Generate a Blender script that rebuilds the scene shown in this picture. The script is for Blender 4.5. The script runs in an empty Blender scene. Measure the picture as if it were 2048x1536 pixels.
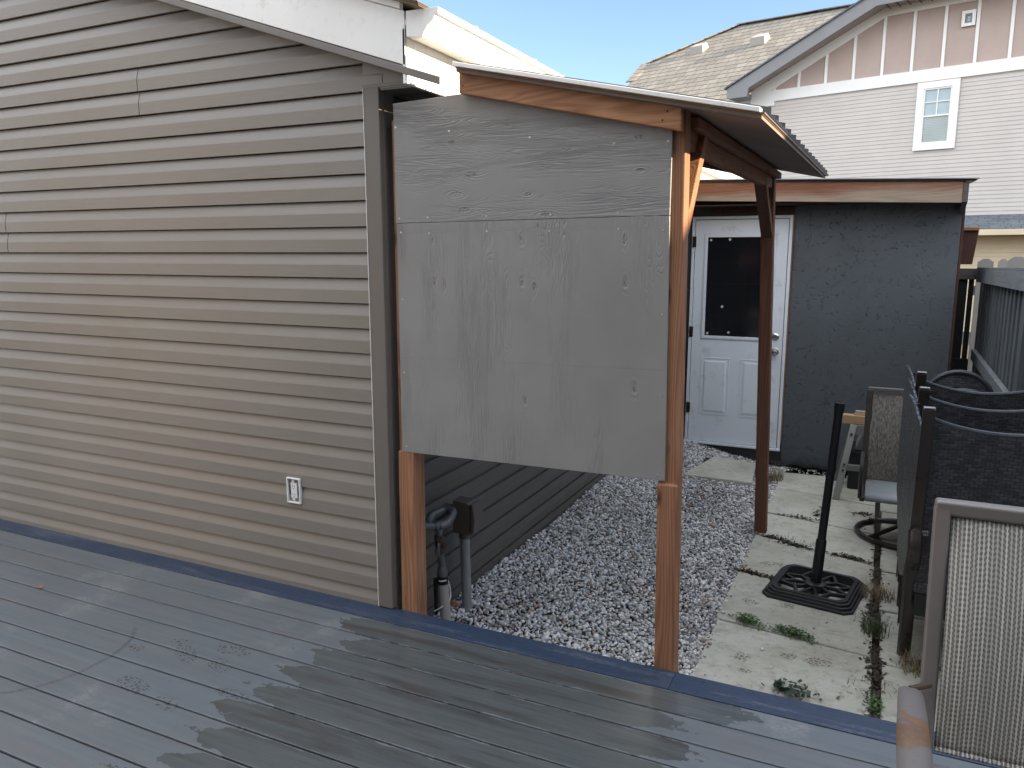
import bpy, bmesh, math, random
import numpy as np
from mathutils import Vector, Matrix
R = math.radians
rnd = random.Random(7)
scene = bpy.context.scene
COL = scene.collection

# ------------------------------------------------------------------ camera
cd = bpy.data.cameras.new('camera')
cam = bpy.data.objects.new('camera', cd); COL.objects.link(cam)
cd.sensor_width = 36.0; cd.lens = 27.25; cd.clip_start = 0.05; cd.clip_end = 2000
cam.location = (0, 0, 1.60); cam.rotation_euler = (R(90 - 9.63), 0, R(25.2))
scene.camera = cam

# ------------------------------------------------------------------ light
FILL_CLOUD = (3.15, 3.3, 3.5)
SUN_EL, SUN_AZ = 18.0, 86.5           # azimuth measured from +Y towards +X
world = bpy.data.worlds.new('World'); scene.world = world; world.use_nodes = True
wt = world.node_tree; bg = wt.nodes['Background']
sky = wt.nodes.new('ShaderNodeTexSky'); sky.sky_type = 'NISHITA'; sky.sun_disc = False
sky.sun_elevation = R(SUN_EL); sky.sun_rotation = R(SUN_AZ); sky.altitude = 600
sky.air_density = 1.0; sky.dust_density = 0.4; sky.ozone_density = 1.0
def wn(t, **kw):
    nd = wt.nodes.new('ShaderNode' + t)
    for a_, b_ in kw.items(): setattr(nd, a_, b_)
    return nd
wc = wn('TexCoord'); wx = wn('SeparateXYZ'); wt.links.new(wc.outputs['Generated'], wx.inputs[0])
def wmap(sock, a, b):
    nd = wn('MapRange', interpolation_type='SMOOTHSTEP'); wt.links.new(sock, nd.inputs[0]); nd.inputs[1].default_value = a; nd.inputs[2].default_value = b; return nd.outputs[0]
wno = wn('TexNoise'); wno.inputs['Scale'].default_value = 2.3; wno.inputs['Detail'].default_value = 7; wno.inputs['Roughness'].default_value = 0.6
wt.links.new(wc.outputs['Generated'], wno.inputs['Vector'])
w1_ = wmap(wx.outputs[1], 0.45, -0.15); w2_ = wmap(wx.outputs[2], 0.55, 0.85)     # added cloud, mostly out of view, overhead and behind the camera, to brighten shade
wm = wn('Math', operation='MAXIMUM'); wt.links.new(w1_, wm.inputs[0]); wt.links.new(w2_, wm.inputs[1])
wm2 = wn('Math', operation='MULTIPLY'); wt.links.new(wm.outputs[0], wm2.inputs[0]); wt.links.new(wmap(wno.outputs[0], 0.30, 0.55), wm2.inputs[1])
wmx = wn('Mix', data_type='RGBA'); wt.links.new(wm2.outputs[0], wmx.inputs[0]); wti = wn('Mix', data_type='RGBA', blend_type='MULTIPLY'); wti.inputs[0].default_value = 1; wt.links.new(sky.outputs[0], wti.inputs[6]); wti.inputs[7].default_value = (0.325, 0.335, 0.375, 1); wt.links.new(wti.outputs[2], wmx.inputs[6]); wmx.inputs[7].default_value = (FILL_CLOUD[0], FILL_CLOUD[1], FILL_CLOUD[2], 1)
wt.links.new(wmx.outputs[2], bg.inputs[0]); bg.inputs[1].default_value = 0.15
ld = bpy.data.lights.new('sun', 'SUN'); ld.energy = 3.0; ld.angle = R(0.5); ld.color = (1.0, 0.80, 0.56)
sun = bpy.data.objects.new('sun', ld); COL.objects.link(sun)
sd = Vector((math.sin(R(SUN_AZ)) * math.cos(R(SUN_EL)), math.cos(R(SUN_AZ)) * math.cos(R(SUN_EL)), math.sin(R(SUN_EL))))
sun.rotation_euler = sd.to_track_quat('Z', 'Y').to_euler(); sun.location = (8, 0, 9)
vs = scene.view_settings; vs.view_transform = 'Standard'; vs.look = 'None'; vs.gamma = 1; vs.exposure = 2.5

# ------------------------------------------------------------------ materials
class MT:
    def __init__(s, name, rough=0.6, metal=0.0, spec=0.5):
        s.m = bpy.data.materials.new(name); s.m.use_nodes = True; s.t = s.m.node_tree
        s.b = s.t.nodes['Principled BSDF']
        s.b.inputs['Roughness'].default_value = rough; s.b.inputs['Metallic'].default_value = metal
        s.b.inputs['Specular IOR Level'].default_value = spec
    def put(s, sock, v):
        if isinstance(v, bpy.types.NodeSocket): s.t.links.new(v, sock)
        elif v is not None:
            if isinstance(v, tuple) and len(v) == 3 and sock.type == 'RGBA': v = v + (1,)
            sock.default_value = v
    def n(s, typ, ins=None, out=0, **props):
        nd = s.t.nodes.new('ShaderNode' + typ)
        for k, v in props.items(): setattr(nd, k, v)
        for k, v in (ins or {}).items(): s.put(nd.inputs[k], v)
        return nd.outputs[out]
    def math(s, op, a, b=0.0, c=0.0, clamp=False):
        nd = s.t.nodes.new('ShaderNodeMath'); nd.operation = op; nd.use_clamp = clamp
        s.put(nd.inputs[0], a); s.put(nd.inputs[1], b); s.put(nd.inputs[2], c); return nd.outputs[0]
    def obj(s, scale=(1, 1, 1), loc=(0, 0, 0), rand=True, world=False, rot=(0, 0, 0)):
        c = s.n('NewGeometry', out=0) if world else s.n('TexCoord', out=3)
        if rand and not world:
            r = s.n('ObjectInfo', out=5)
            c = s.n('VectorMath', {0: c, 1: s.n('CombineXYZ', {0: s.math('MULTIPLY', r, 13.7), 1: s.math('MULTIPLY', r, 7.1), 2: s.math('MULTIPLY', r, 29.3)})})
        return s.n('Mapping', {'Vector': c, 'Scale': scale, 'Location': loc, 'Rotation': rot})
    def noise(s, vec, scale=5, detail=4, rough=0.5, dist=0.0):
        return s.n('TexNoise', {'Vector': vec, 'Scale': scale, 'Detail': detail, 'Roughness': rough, 'Distortion': dist})
    def ramp(s, fac, stops, interp='LINEAR'):
        nd = s.t.nodes.new('ShaderNodeValToRGB'); s.put(nd.inputs[0], fac); e = nd.color_ramp.elements
        nd.color_ramp.interpolation = interp
        while len(e) < len(stops): e.new(0.5)
        for i, (p, c) in enumerate(stops):
            e[i].position = p; e[i].color = (c if len(c) == 4 else c + (1,)) if isinstance(c, tuple) else (c, c, c, 1)
        return nd.outputs[0]
    def mix(s, f, a, b, mode='MIX'):
        nd = s.t.nodes.new('ShaderNodeMix'); nd.data_type = 'RGBA'; nd.blend_type = mode
        s.put(nd.inputs[0], f); s.put(nd.inputs[6], a); s.put(nd.inputs[7], b); return nd.outputs[2]
    def col(s, v): s.put(s.b.inputs['Base Color'], v); return s
    def rough(s, v): s.put(s.b.inputs['Roughness'], v); return s
    def bump(s, h, strength=0.3, dist=0.01):
        s.put(s.b.inputs['Normal'], s.n('Bump', {'Height': h, 'Strength': strength, 'Distance': dist})); return s
    def xyz(s, v):
        nd = s.t.nodes.new('ShaderNodeSeparateXYZ'); s.put(nd.inputs[0], v); return nd.outputs
    def rng(s, v, a, b, c=0.0, d=1.0):
        return s.n('MapRange', {'Value': v, 'From Min': a, 'From Max': b, 'To Min': c, 'To Max': d})

def k(c, f): return tuple(min(1, x * f) for x in c)

def paint(name, c, rough=0.5, var=0.12, metal=0.0, bscale=60, bstr=0.08, spec=0.5, dirt=None, dscale=6):
    m = MT(name, rough, metal, spec); v = m.obj()
    n1 = m.noise(v, 2.2, 5, 0.6)
    cc = m.ramp(n1, [(0.3, k(c, 1 - var)), (0.7, k(c, 1 + var))])
    if dirt:
        d = m.ramp(m.noise(v, dscale, 8, 0.72), [(0.56, 0.0), (0.72, 0.7)])
        cc = m.mix(d, cc, dirt)
    m.col(cc); m.rough(m.rng(m.noise(v, 9, 6, 0.6), 0.3, 0.7, max(0.05, rough - 0.08), rough + 0.08))
    m.bump(m.noise(v, bscale, 4, 0.6), bstr, 0.004); return m.m

def siding_mat(name, c, along='x', rough=0.42, e=0.1087):
    m = MT(name, rough)
    sc = (3, 3, 110) if along == 'x' else (3, 3, 110)
    g = m.noise(m.obj(sc, rand=False), 1.6, 6, 0.68, 0.8)
    big = m.noise(m.obj(rand=False), 1.3, 5, 0.6)
    sm = m.noise(m.obj((1, 1, 4), rand=False), 14, 8, 0.75)
    cc = m.ramp(big, [(0.3, k(c, 0.93)), (0.7, k(c, 1.07))])
    cc = m.mix(m.ramp(g, [(0.35, 0.0), (0.75, 0.22)]), cc, k(c, 1.5))
    cc = m.mix(m.ramp(sm, [(0.6, 0.0), (0.75, 0.35)]), cc, k(c, 1.35))
    m.col(cc); m.rough(m.rng(big, 0.3, 0.7, rough - 0.06, rough + 0.1))
    m.bump(g, 0.22, 0.003); return m.m

def wood(name, axis, c1, c2, rough=0.6, knots=True, rings=42, pale=None, bs=0.25, weather=None):
    m = MT(name, rough, spec=0.3)
    st = {'x': (0.055, 1, 1), 'y': (1, 0.055, 1), 'z': (1, 1, 0.055)}[axis]
    fb = {'x': (2.5, 130, 130), 'y': (130, 2.5, 130), 'z': (130, 130, 2.5)}[axis]
    v = m.obj(st); base = m.noise(v, 9, 1.5, 0.4)
    h = base
    if knots:
        kv = m.obj(tuple(min(1, s * 6) for s in st))
        vd = m.n('TexVoronoi', {'Vector': kv, 'Scale': 8.0, 'Randomness': 1.0})
        kn = m.rng(vd, 0.0, 0.30, 1.0, 0.0)
        kn = m.math('MULTIPLY', kn, kn)
        h = m.math('ADD', base, m.math('MULTIPLY', kn, 0.10))
    s_ = m.math('SINE', m.math('MULTIPLY', h, rings * 3.4))
    s_ = m.math('MULTIPLY_ADD', s_, 0.5, 0.5)
    fib = m.noise(m.obj(fb), 1.0, 4, 0.7)
    f = m.math('ADD', m.math('MULTIPLY', s_, 0.30), m.math('MULTIPLY', fib, 0.72), clamp=True)
    cc = m.ramp(f, [(0.15, c1), (0.55, tuple((a + b) / 2 for a, b in zip(c1, c2))), (0.95, c2)])
    bigv = m.noise(m.obj(tuple(x ** 0.5 for x in st)), 3.5, 4, 0.6)
    cc = m.mix(m.ramp(bigv, [(0.35, 0.0), (0.7, 0.55)]), cc, k(c1, 0.75))
    if weather:
        zc = m.xyz(m.n('NewGeometry', out=0))[2]
        w = m.math('ADD', m.rng(zc, weather[0], weather[1], 0, 1), m.math('MULTIPLY', m.math('SUBTRACT', bigv, 0.5), 1.6), clamp=True)
        w = m.math('ADD', w, m.math('MULTIPLY', m.math('SUBTRACT', fib, 0.5), 0.6), clamp=True)
        cc = m.mix(m.ramp(w, [(0.25, 1.0), (0.75, 0.0)]), cc, m.ramp(f, [(0.1, weather[2]), (0.9, k(weather[2], 1.7))]))
    if knots:
        cc = m.mix(m.ramp(kn, [(0.30, 0.0), (0.60, 0.9)]), cc, k(c1, 0.22))
        cc = m.mix(m.ramp(m.noise(m.obj(st), 30, 6, 0.8), [(0.62, 0.0), (0.70, 0.6)]), cc, k(c1, 0.35))
    m.col(cc); m.rough(m.rng(fib, 0.2, 0.8, rough - 0.1, rough + 0.12))
    m.bump(m.math('ADD', m.math('MULTIPLY', s_, 0.5), fib), bs, 0.0025); return m.m

def plywood(name, axis, c, knots):
    m = MT(name, 0.48)
    st = {'x': (0.10, 1, 1), 'z': (1, 1, 0.10)}[axis]
    fine = {'x': (6, 60, 130), 'z': (130, 60, 6)}[axis]
    o = m.obj(st, rand=False)
    base = m.noise(o, 11, 2.5, 0.55, 0.6)
    s_ = m.math('MULTIPLY_ADD', m.math('SINE', m.math('MULTIPLY', base, 210.0)), 0.5, 0.5)
    s_ = m.math('POWER', s_, 3.0)
    mask = m.ramp(m.noise(m.obj(tuple(x ** 0.6 for x in st), rand=False), 6.5, 3, 0.6), [(0.47, 0.0), (0.62, 1.0)])
    fib = m.ramp(m.noise(m.obj(fine, rand=False), 1.0, 5, 0.8), [(0.50, 0.0), (0.66, 1.0)])
    h = m.math('MULTIPLY', m.math('ADD', s_, fib), mask)
    # knots at fixed places
    px = m.xyz(m.n('NewGeometry', out=0)); kn = None
    for (kx, kz, kr) in knots:
        dx = m.math('SUBTRACT', px[0], kx); dz = m.math('SUBTRACT', px[2], kz)
        a, b = (0.45, 1.0) if axis == 'x' else (1.0, 0.45)
        d = m.n('VectorMath', {0: m.n('CombineXYZ', {0: m.math('MULTIPLY', dx, a), 1: m.math('MULTIPLY', dz, b)})}, out=1, operation='LENGTH')
        q = m.rng(d, kr * .5, kr * 3.0, 1.0, 0.0)
        q = m.math('MULTIPLY', q, 0.9)
        kn = q if kn is None else m.math('MAXIMUM', kn, q)
    rings = m.math('MULTIPLY_ADD', m.math('SINE', m.math('ADD', m.math('MULTIPLY', kn, 14.0), m.math('MULTIPLY', base, 90.0))), 0.5, 0.5)
    core = m.ramp(kn, [(0.72, 0.0), (0.82, 1.0)])
    hk = m.math('MULTIPLY', rings, kn)
    h2 = m.math('SUBTRACT', m.math('SUBTRACT', 1.0, m.math('MAXIMUM', m.math('MULTIPLY', h, 0.8), m.math('MULTIPLY', hk, 0.9))), m.math('MULTIPLY', core, 0.5))
    if axis == 'z':
        for z0_, w_ in ((1.164, 0.0022), (1.6915, 0.0016), (1.6835, 0.0012)):
            zz_ = m.math('SUBTRACT', m.math('SUBTRACT', px[2], z0_), m.math('MULTIPLY', m.math('ADD', px[0], 1.26), 0.0135 if z0_ < 1.5 else 0.0045))
            zz_ = m.math('ADD', zz_, m.math('MULTIPLY', m.math('SUBTRACT', m.noise(m.obj((1, 1, 1), rand=False), 25, 3), 0.5), 0.005))
            ln_ = m.math('LESS_THAN', m.math('ABSOLUTE', zz_), w_)
            h2 = m.math('SUBTRACT', h2, m.math('MULTIPLY', ln_, 0.6))
    big = m.noise(m.obj(rand=False), 2.4, 5, 0.6)
    cc = m.ramp(big, [(0.3, k(c, 0.90)), (0.7, k(c, 1.08))])
    cr = m.math('MULTIPLY', m.ramp(m.noise(m.obj(fine, rand=False), 1.7, 6, 0.85), [(0.66, 0.0), (0.72, 1.0)]), mask)
    cc = m.mix(m.math('MULTIPLY', cr, 0.40), cc, k(c, 0.5))
    cc = m.mix(m.math('MULTIPLY', core, m.ramp(m.noise(m.obj(rand=False), 160, 3), [(0.45, 0.0), (0.6, 0.7)])), cc, k(c, 0.3))
    m.col(cc); m.rough(m.rng(big, 0.3, 0.7, 0.40, 0.55))
    m.bump(h2, 0.6, 0.0035); return m.m

def osb(name, c):
    m = MT(name, 0.42)
    h = None; cc = m.ramp(m.noise(m.obj(), 1.6, 5, 0.6), [(0.3, k(c, 0.88)), (0.7, k(c, 1.12))])
    for i, (rx, sc) in enumerate(((0.6, 8), (-0.8, 9.5), (1.45, 7.5), (0.1, 8.5))):
        v = m.n('Mapping', {'Vector': m.obj(rot=(0, rx, 0), loc=(i * 3.3, i, 0)), 'Scale': (0.9, 1, 4.6)})
        d = m.n('TexVoronoi', {'Vector': v, 'Scale': sc, 'Randomness': 1.0}, out=0)
        w = m.n('TexVoronoi', {'Vector': v, 'Scale': sc, 'Randomness': 1.0}, out=1)
        wv = m.xyz(w)[0]
        e = m.math('MULTIPLY', m.ramp(d, [(0.28, 0.0), (0.34, 1.0), (0.42, 0.0)]), m.ramp(wv, [(0.74, 0.0), (0.82, 1.0)]))
        e = m.math('MULTIPLY', e, m.ramp(m.noise(m.obj(), 30, 3, 0.6), [(0.45, 0.0), (0.6, 1.0)]))
        h = e if h is None else m.math('MAXIMUM', h, e)
    fine = m.noise(m.obj((1, 1, 2)), 60, 5, 0.7)
    cc = m.mix(m.math('MULTIPLY', h, 0.8), cc, k(c, 0.35))
    cc = m.mix(m.ramp(fine, [(0.56, 0.0), (0.70, 0.5)]), cc, k(c, 1.8))
    m.col(cc); m.bump(m.math('SUBTRACT', m.math('MULTIPLY', fine, 0.25), h), 0.9, 0.006); return m.m

def shingles(name, c1, c2, dark, sx, sz, world=False):
    """shingle courses: object Z scaled for rows, x along the course"""
    m = MT(name, 0.9, spec=0.1)
    o = m.xyz(m.n('TexCoord', out=3))
    v = m.n('CombineXYZ', {0: o[0], 1: m.math('MULTIPLY', o[2], sz), 2: 0.0})
    v = m.n('VectorMath', {0: v, 1: m.n('CombineXYZ', {0: m.math('MULTIPLY', m.noise(v, 6, 2), 0.06), 1: m.math('MULTIPLY', m.noise(v, 25, 2), 0.012)})})
    br = m.t.nodes.new('ShaderNodeTexBrick'); m.put(br.inputs['Vector'], v)
    br.offset = 0.37; br.offset_frequency = 2; br.squash = 0.7; br.squash_frequency = 3
    for a, b in (('Scale', 1.0), ('Brick Width', sx), ('Row Height', 0.14), ('Mortar Size', 0.010), ('Mortar Smooth', 0.2), ('Bias', 0.1)): br.inputs[a].default_value = b
    br.inputs['Color1'].default_value = c1 + (1,); br.inputs['Color2'].default_value = c2 + (1,); br.inputs['Mortar'].default_value = dark + (1,)
    g = m.noise(m.obj(rand=False), 90, 3, 0.8)
    cc = m.mix(m.ramp(g, [(0.45, 0.0), (0.7, 0.5)]), br.outputs[0], k(dark, 1.5))
    cc = m.mix(m.ramp(m.noise(m.obj(rand=False), 1.2, 4), [(0.4, 0.0), (0.7, 0.25)]), cc, k(c2, 0.7))
    m.col(cc); m.bump(m.math('SUBTRACT', 1.0, br.outputs[1]), 0.5, 0.012); return m.m

def weave(name, c1, c2, gap, bw, rh, rough, bs, yz=False, mapping='h', herring=False, rows=None):
    m = MT(name, rough)
    o = m.xyz(m.n('TexCoord', out=3))
    hx = o[1] if yz else o[0]
    if herring:
        hz = m.math('ADD', o[2], m.math('MULTIPLY', m.math('PINGPONG', hx, 0.045), 1.0))
        v = m.n('CombineXYZ', {0: hx, 1: hz, 2: 0.0})
    elif mapping == 'h': v = m.n('CombineXYZ', {0: hx, 1: o[2], 2: 0.0})
    else: v = m.n('CombineXYZ', {0: o[2], 1: hx, 2: 0.0})
    w = m.noise(v, 12, 3); v = m.n('VectorMath', {0: v, 1: m.n('CombineXYZ', {0: m.math('MULTIPLY', w, 0.006), 1: m.math('MULTIPLY', w, 0.010)})})
    br = m.t.nodes.new('ShaderNodeTexBrick'); m.put(br.inputs['Vector'], v); br.offset = 0.5
    for a, b in (('Scale', 1.0), ('Brick Width', bw), ('Row Height', rh), ('Mortar Size', rh * 0.13), ('Mortar Smooth', 1.0), ('Bias', 0.0)): br.inputs[a].default_value = b
    br.inputs['Color1'].default_value = c1 + (1,); br.inputs['Color2'].default_value = c2 + (1,); br.inputs['Mortar'].default_value = gap + (1,)
    cc = m.mix(m.ramp(m.noise(v, 70, 4, 0.8), [(0.4, 0.0), (0.75, 0.6)]), br.outputs[0], gap)
    m.col(cc)
    m.bump(m.math('ADD', m.math('SUBTRACT', 1.0, br.outputs[1]), m.math('MULTIPLY', m.noise(v, 120, 3), 0.5)), bs, 0.004); return m.m

def sling_mat():
    m = MT('pale_woven_sling', 0.5); o = m.xyz(m.n('TexCoord', out=3)); nz = m.noise(m.n('TexCoord', out=3), 30, 3)
    u = m.math('DIVIDE', m.math('ADD', o[0], m.math('MULTIPLY', nz, 0.0012)), 0.0088); fl = m.math('FLOOR', u); fr = m.math('ABSOLUTE', m.math('SUBTRACT', m.math('FRACT', u), 0.5))
    rn = m.n('TexWhiteNoise', {'W': fl}, noise_dimensions='1D')
    ph = m.math('ADD', m.math('MULTIPLY', o[2], 2 * math.pi / 0.0115), m.math('MULTIPLY', rn, 6.28))
    sn = m.math('SINE', ph)
    light = m.math('SUBTRACT', m.math('MULTIPLY_ADD', sn, 0.07, 0.27), fr)              # wavy pale warp thread
    l1 = m.ramp(m.math('MULTIPLY', light, 6.0), [(0.0, 0.0), (0.35, 1.0)])
    dash = m.math('MULTIPLY', m.ramp(m.math('SINE', m.math('MULTIPLY', ph, 1.0)), [(0.0, 0.0), (0.5, 1.0)]), m.ramp(fr, [(0.36, 0.0), (0.42, 1.0)]))
    f = m.math('MAXIMUM', m.math('MULTIPLY', l1, m.math('MULTIPLY_ADD', m.n('TexWhiteNoise', {'W': m.math('ADD', fl, 9.1)}, noise_dimensions='1D'), 0.45, 0.55)), m.math('MULTIPLY', dash, 0.45))
    m.col(m.mix(f, (0.12, 0.115, 0.105), m.mix(m.noise(m.n('TexCoord', out=3), 4, 3), (0.44, 0.435, 0.40), (0.52, 0.52, 0.50))))
    m.bump(f, 0.8, 0.003); return m.m

TAUPE = (0.200, 0.184, 0.166)
M = {}
M['siding'] = siding_mat('taupe_siding', TAUPE, rough=0.37)
M['trim'] = paint('taupe_trim', k(TAUPE, 0.72), 0.45, 0.05, bstr=0.02)
M['white'] = paint('white_metal_trim', (0.80, 0.80, 0.78), 0.32, 0.03, bstr=0.02, dirt=(0.5, 0.45, 0.35), dscale=9)
M['dark_void'] = paint('dark_backing', (0.02, 0.02, 0.02), 0.9)
RED1, RED2 = (0.165, 0.070, 0.038), (0.46, 0.245, 0.140)
M['wood_z'] = wood('stained_wood_upright', 'z', RED1, RED2)
M['wood_x_lit'] = wood('stained_wood_across_lit', 'x', (0.25, 0.108, 0.055), (0.62, 0.34, 0.185))  # lighter copy of the stain: sun bounce on the front rafter painted in
M['wood_y_shaded'] = wood('stained_wood_back_shaded', 'y', (0.12, 0.045, 0.025), (0.30, 0.13, 0.075))  # darker copy of the stain: shade under the shelter roof painted in
M['wood_rear_shaded'] = wood('stained_wood_rear_shaded', 'z', (0.10, 0.042, 0.026), (0.24, 0.115, 0.07))  # same stain darkened, shade on the rear post and brace is in the colour
M['fascia_wood'] = wood('weathered_fascia', 'x', (0.16, 0.055, 0.03), (0.36, 0.17, 0.10), weather=(2.03, 2.20, (0.22, 0.17, 0.13)))
M['old_wood'] = wood('grey_weathered_wood', 'x', (0.07, 0.06, 0.055), (0.17, 0.15, 0.14))
M['dark_wood'] = wood('dark_red_wood', 'z', (0.05, 0.022, 0.016), (0.12, 0.055, 0.04), knots=False)
M['raw_wood'] = wood('new_lumber', 'x', (0.42, 0.27, 0.15), (0.62, 0.44, 0.27), knots=False)
GREY = (0.240, 0.240, 0.238)
kn1 = [(-1.572, 2.03, .008), (-1.486, 1.903, .013), (-1.552, 1.83, .010), (-1.515, 1.766, .013), (-1.162, 1.743, .013), (-0.807, 2.004, .008), (-0.801, 1.888, .009), (-1.24, 1.82, .008)]
kn2 = [(-1.666, 1.645, .007), (-1.269, 1.647, .008), (-0.851, 1.647, .010), (-1.198, 1.703, .004), (-0.778, 1.705, .004), (-1.661, 1.483, .009), (-1.613, 1.467, .009), (-1.265, 1.487, .009), (-1.21, 1.47, .010), (-0.847, 1.49, .009), (-0.80, 1.10, .009), (-1.25, 1.02, .009)]
M['ply_up'] = plywood('grey_plywood_flat_grain', 'x', GREY, kn1)
M['ply_low'] = plywood('grey_plywood_upright_grain', 'z', GREY, kn2)
M['ply_under'] = paint('bare_plywood_underside', (0.20, 0.16, 0.135), 0.8)
M['osb'] = osb('dark_painted_strand_board', (0.086, 0.099, 0.112))
M['dark_paint'] = paint('dark_grey_paint', (0.045, 0.05, 0.055), 0.55, 0.15, bscale=40, bstr=0.2)
M['door'] = paint('white_door_paint', (0.74, 0.79, 0.86), 0.38, 0.03, bstr=0.03, dirt=(0.45, 0.44, 0.42), dscale=5)
M['steel'] = paint('satin_nickel', (0.55, 0.55, 0.55), 0.28, 0.05, metal=1.0, bstr=0.02)
M['screw'] = paint('screw_head', (0.55, 0.55, 0.55), 0.4, metal=0.8)
M['black'] = paint('black_plastic', (0.012, 0.013, 0.016), 0.42, 0.2, bscale=200, bstr=0.1)
M['blackmetal'] = paint('black_powder_coat', (0.016, 0.015, 0.015), 0.33, 0.2, bscale=150, bstr=0.05)
M['bronze'] = paint('dark_bronze_metal', (0.055, 0.045, 0.042), 0.32, 0.1, metal=0.3, bstr=0.03)
M['taupemetal'] = paint('taupe_chair_metal', (0.168, 0.152, 0.145), 0.38, 0.06, metal=0.2, bstr=0.03, dirt=(0.20, 0.085, 0.04), dscale=5.0)
def rusty():
    m = MT('rusting_arm_metal', 0.5); v = m.obj(rand=False)
    z = m.n('VectorMath', {0: m.n('TexCoord', out=3), 1: (-0.29, -0.10, 0.62)}, out=1, operation='DISTANCE')
    n1 = m.noise(v, 22, 6, 0.7)
    f = m.math('ADD', m.rng(n1, 0.3, 0.7, 0, 1), m.rng(z, 0.02, 0.14, 0.30, -0.85))
    m.col(m.mix(m.ramp(f, [(0.35, 0.0), (0.6, 0.9)]), (0.115, 0.105, 0.103), m.ramp(n1, [(0.35, (0.085, 0.040, 0.018)), (0.65, (0.15, 0.082, 0.040))])))
    m.bump(n1, 0.25, 0.004); return m.m
M['rusty'] = rusty()
M['glass'] = paint('dark_door_glass', (0.008, 0.009, 0.012), 0.04, 0.0, bstr=0.0, spec=0.8)
M['houseglass'] = paint('window_glass', (0.30, 0.38, 0.40), 0.03, 0.1, bstr=0.0, spec=0.9)
M['blind'] = paint('window_blind', (0.40, 0.42, 0.38), 0.7)
M['tab'] = paint('pale_plastic', (0.6, 0.58, 0.55), 0.5)
M['pvc'] = paint('grey_conduit', (0.24, 0.26, 0.27), 0.5, 0.06, dirt=(0.4, 0.4, 0.4), dscale=12)
M['pvc2'] = paint('pale_grey_pipe', (0.33, 0.33, 0.31), 0.5, 0.06)
M['iron'] = paint('aged_gas_pipe', (0.13, 0.14, 0.15), 0.5, 0.3, metal=0.5, bscale=80, bstr=0.4, dirt=(0.07, 0.04, 0.025), dscale=22)
M['brass'] = paint('tarnished_fitting', (0.075, 0.05, 0.035), 0.5, 0.3, metal=0.4, bscale=90, bstr=0.4)
M['bluehandle'] = paint('blue_grey_handle', (0.10, 0.14, 0.18), 0.5)
M['boxbrown'] = paint('brown_plastic', (0.11, 0.098, 0.085), 0.5, 0.1)
M['white_plastic'] = paint('white_plastic', (0.72, 0.73, 0.74), 0.4, 0.02, bstr=0.02)
M['tape'] = paint('black_tape', (0.012, 0.012, 0.014), 0.35)
M['shingle_far'] = shingles('tan_shingles', (0.315, 0.285, 0.24), (0.22, 0.20, 0.17), (0.055, 0.05, 0.048), 0.42, 0.62)
M['shingle_near'] = shingles('tan_roof_shingles', (0.34, 0.28, 0.20), (0.25, 0.20, 0.15), (0.1, 0.08, 0.06), 0.33, 1.75)
M['shingle_blue'] = shingles('blue_grey_shingles', (0.19, 0.21, 0.23), (0.13, 0.15, 0.17), (0.05, 0.055, 0.06), 0.33, 3.0)
M['house_siding'] = siding_mat('pale_grey_siding', (0.49, 0.45, 0.415), rough=0.6)
M['house_pink'] = paint('pinkish_stucco_panel', (0.43, 0.335, 0.295), 0.8, 0.04)
M['house_white'] = paint('house_white_trim', (0.78, 0.77, 0.74), 0.5, 0.03)
M['house_grey'] = paint('house_grey_fascia', (0.20, 0.20, 0.205), 0.5, 0.05)
M['house_soffit'] = paint('house_soffit', (0.33, 0.29, 0.26), 0.6, 0.05)
M['house_cream'] = siding_mat('cream_siding', (0.62, 0.52, 0.36), rough=0.6)
M['fence'] = wood('grey_stained_fence_upright', 'z', (0.095, 0.112, 0.122), (0.20, 0.225, 0.24), knots=False, rings=20)
M['fence_rail'] = wood('grey_stained_rail', 'y', (0.16, 0.18, 0.195), (0.31, 0.335, 0.35), knots=False, rings=24)
M['fence_dark'] = paint('near_black_fence_paint', (0.018, 0.02, 0.023), 0.7)
M['picket'] = paint('weathered_picket', (0.33, 0.31, 0.28), 0.8, 0.1)
M['roofmetal'] = paint('grey_roof_metal', (0.30, 0.32, 0.35), 0.35, 0.05, metal=0.6)
M['rib'] = paint('dark_rib_metal', (0.10, 0.105, 0.115), 0.5, 0.05, metal=0.4)
M['umb'] = M['black']
M['trestle'] = paint('galvanised_trestle', (0.22, 0.225, 0.215), 0.45, 0.08, metal=0.3, dirt=(0.1, 0.08, 0.06))
M['wicker'] = weave('dark_wicker_weave', (0.10, 0.105, 0.12), (0.045, 0.048, 0.055), (0.005, 0.005, 0.007), 0.034, 0.0155, 0.33, 1.0)
M['wicker_side'] = weave('dark_herringbone_wicker', (0.13, 0.135, 0.15), (0.05, 0.055, 0.062), (0.006, 0.006, 0.008), 0.06, 0.020, 0.35, 1.0, yz=True, herring=True)
M['rim'] = paint('wrapped_wicker_rim', (0.040, 0.047, 0.060), 0.38, 0.2, bscale=120, bstr=0.6)
M['sling'] = sling_mat()
M['sling_far'] = weave('brown_woven_sling', (0.30, 0.27, 0.235), (0.115, 0.10, 0.09), (0.045, 0.04, 0.038), 0.020, 0.0075, 0.6, 0.5, mapping='v')
M['sling_seat'] = paint('pale_mesh_seat', (0.27, 0.30, 0.32), 0.5, 0.12, bscale=180, bstr=0.6)
M['leafgreen'] = paint('weed_green', (0.07, 0.135, 0.04), 0.55, 0.35)
M['leafdark'] = paint('dark_leaf', (0.035, 0.06, 0.042), 0.5, 0.3)
M['drygrass'] = paint('dry_grass', (0.25, 0.20, 0.12), 0.8, 0.3)
M['litter'] = paint('dead_leaf_litter', (0.05, 0.036, 0.028), 0.85, 0.5)
M['leafbrown'] = paint('brown_leaf', (0.26, 0.11, 0.045), 0.7, 0.3)
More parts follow.
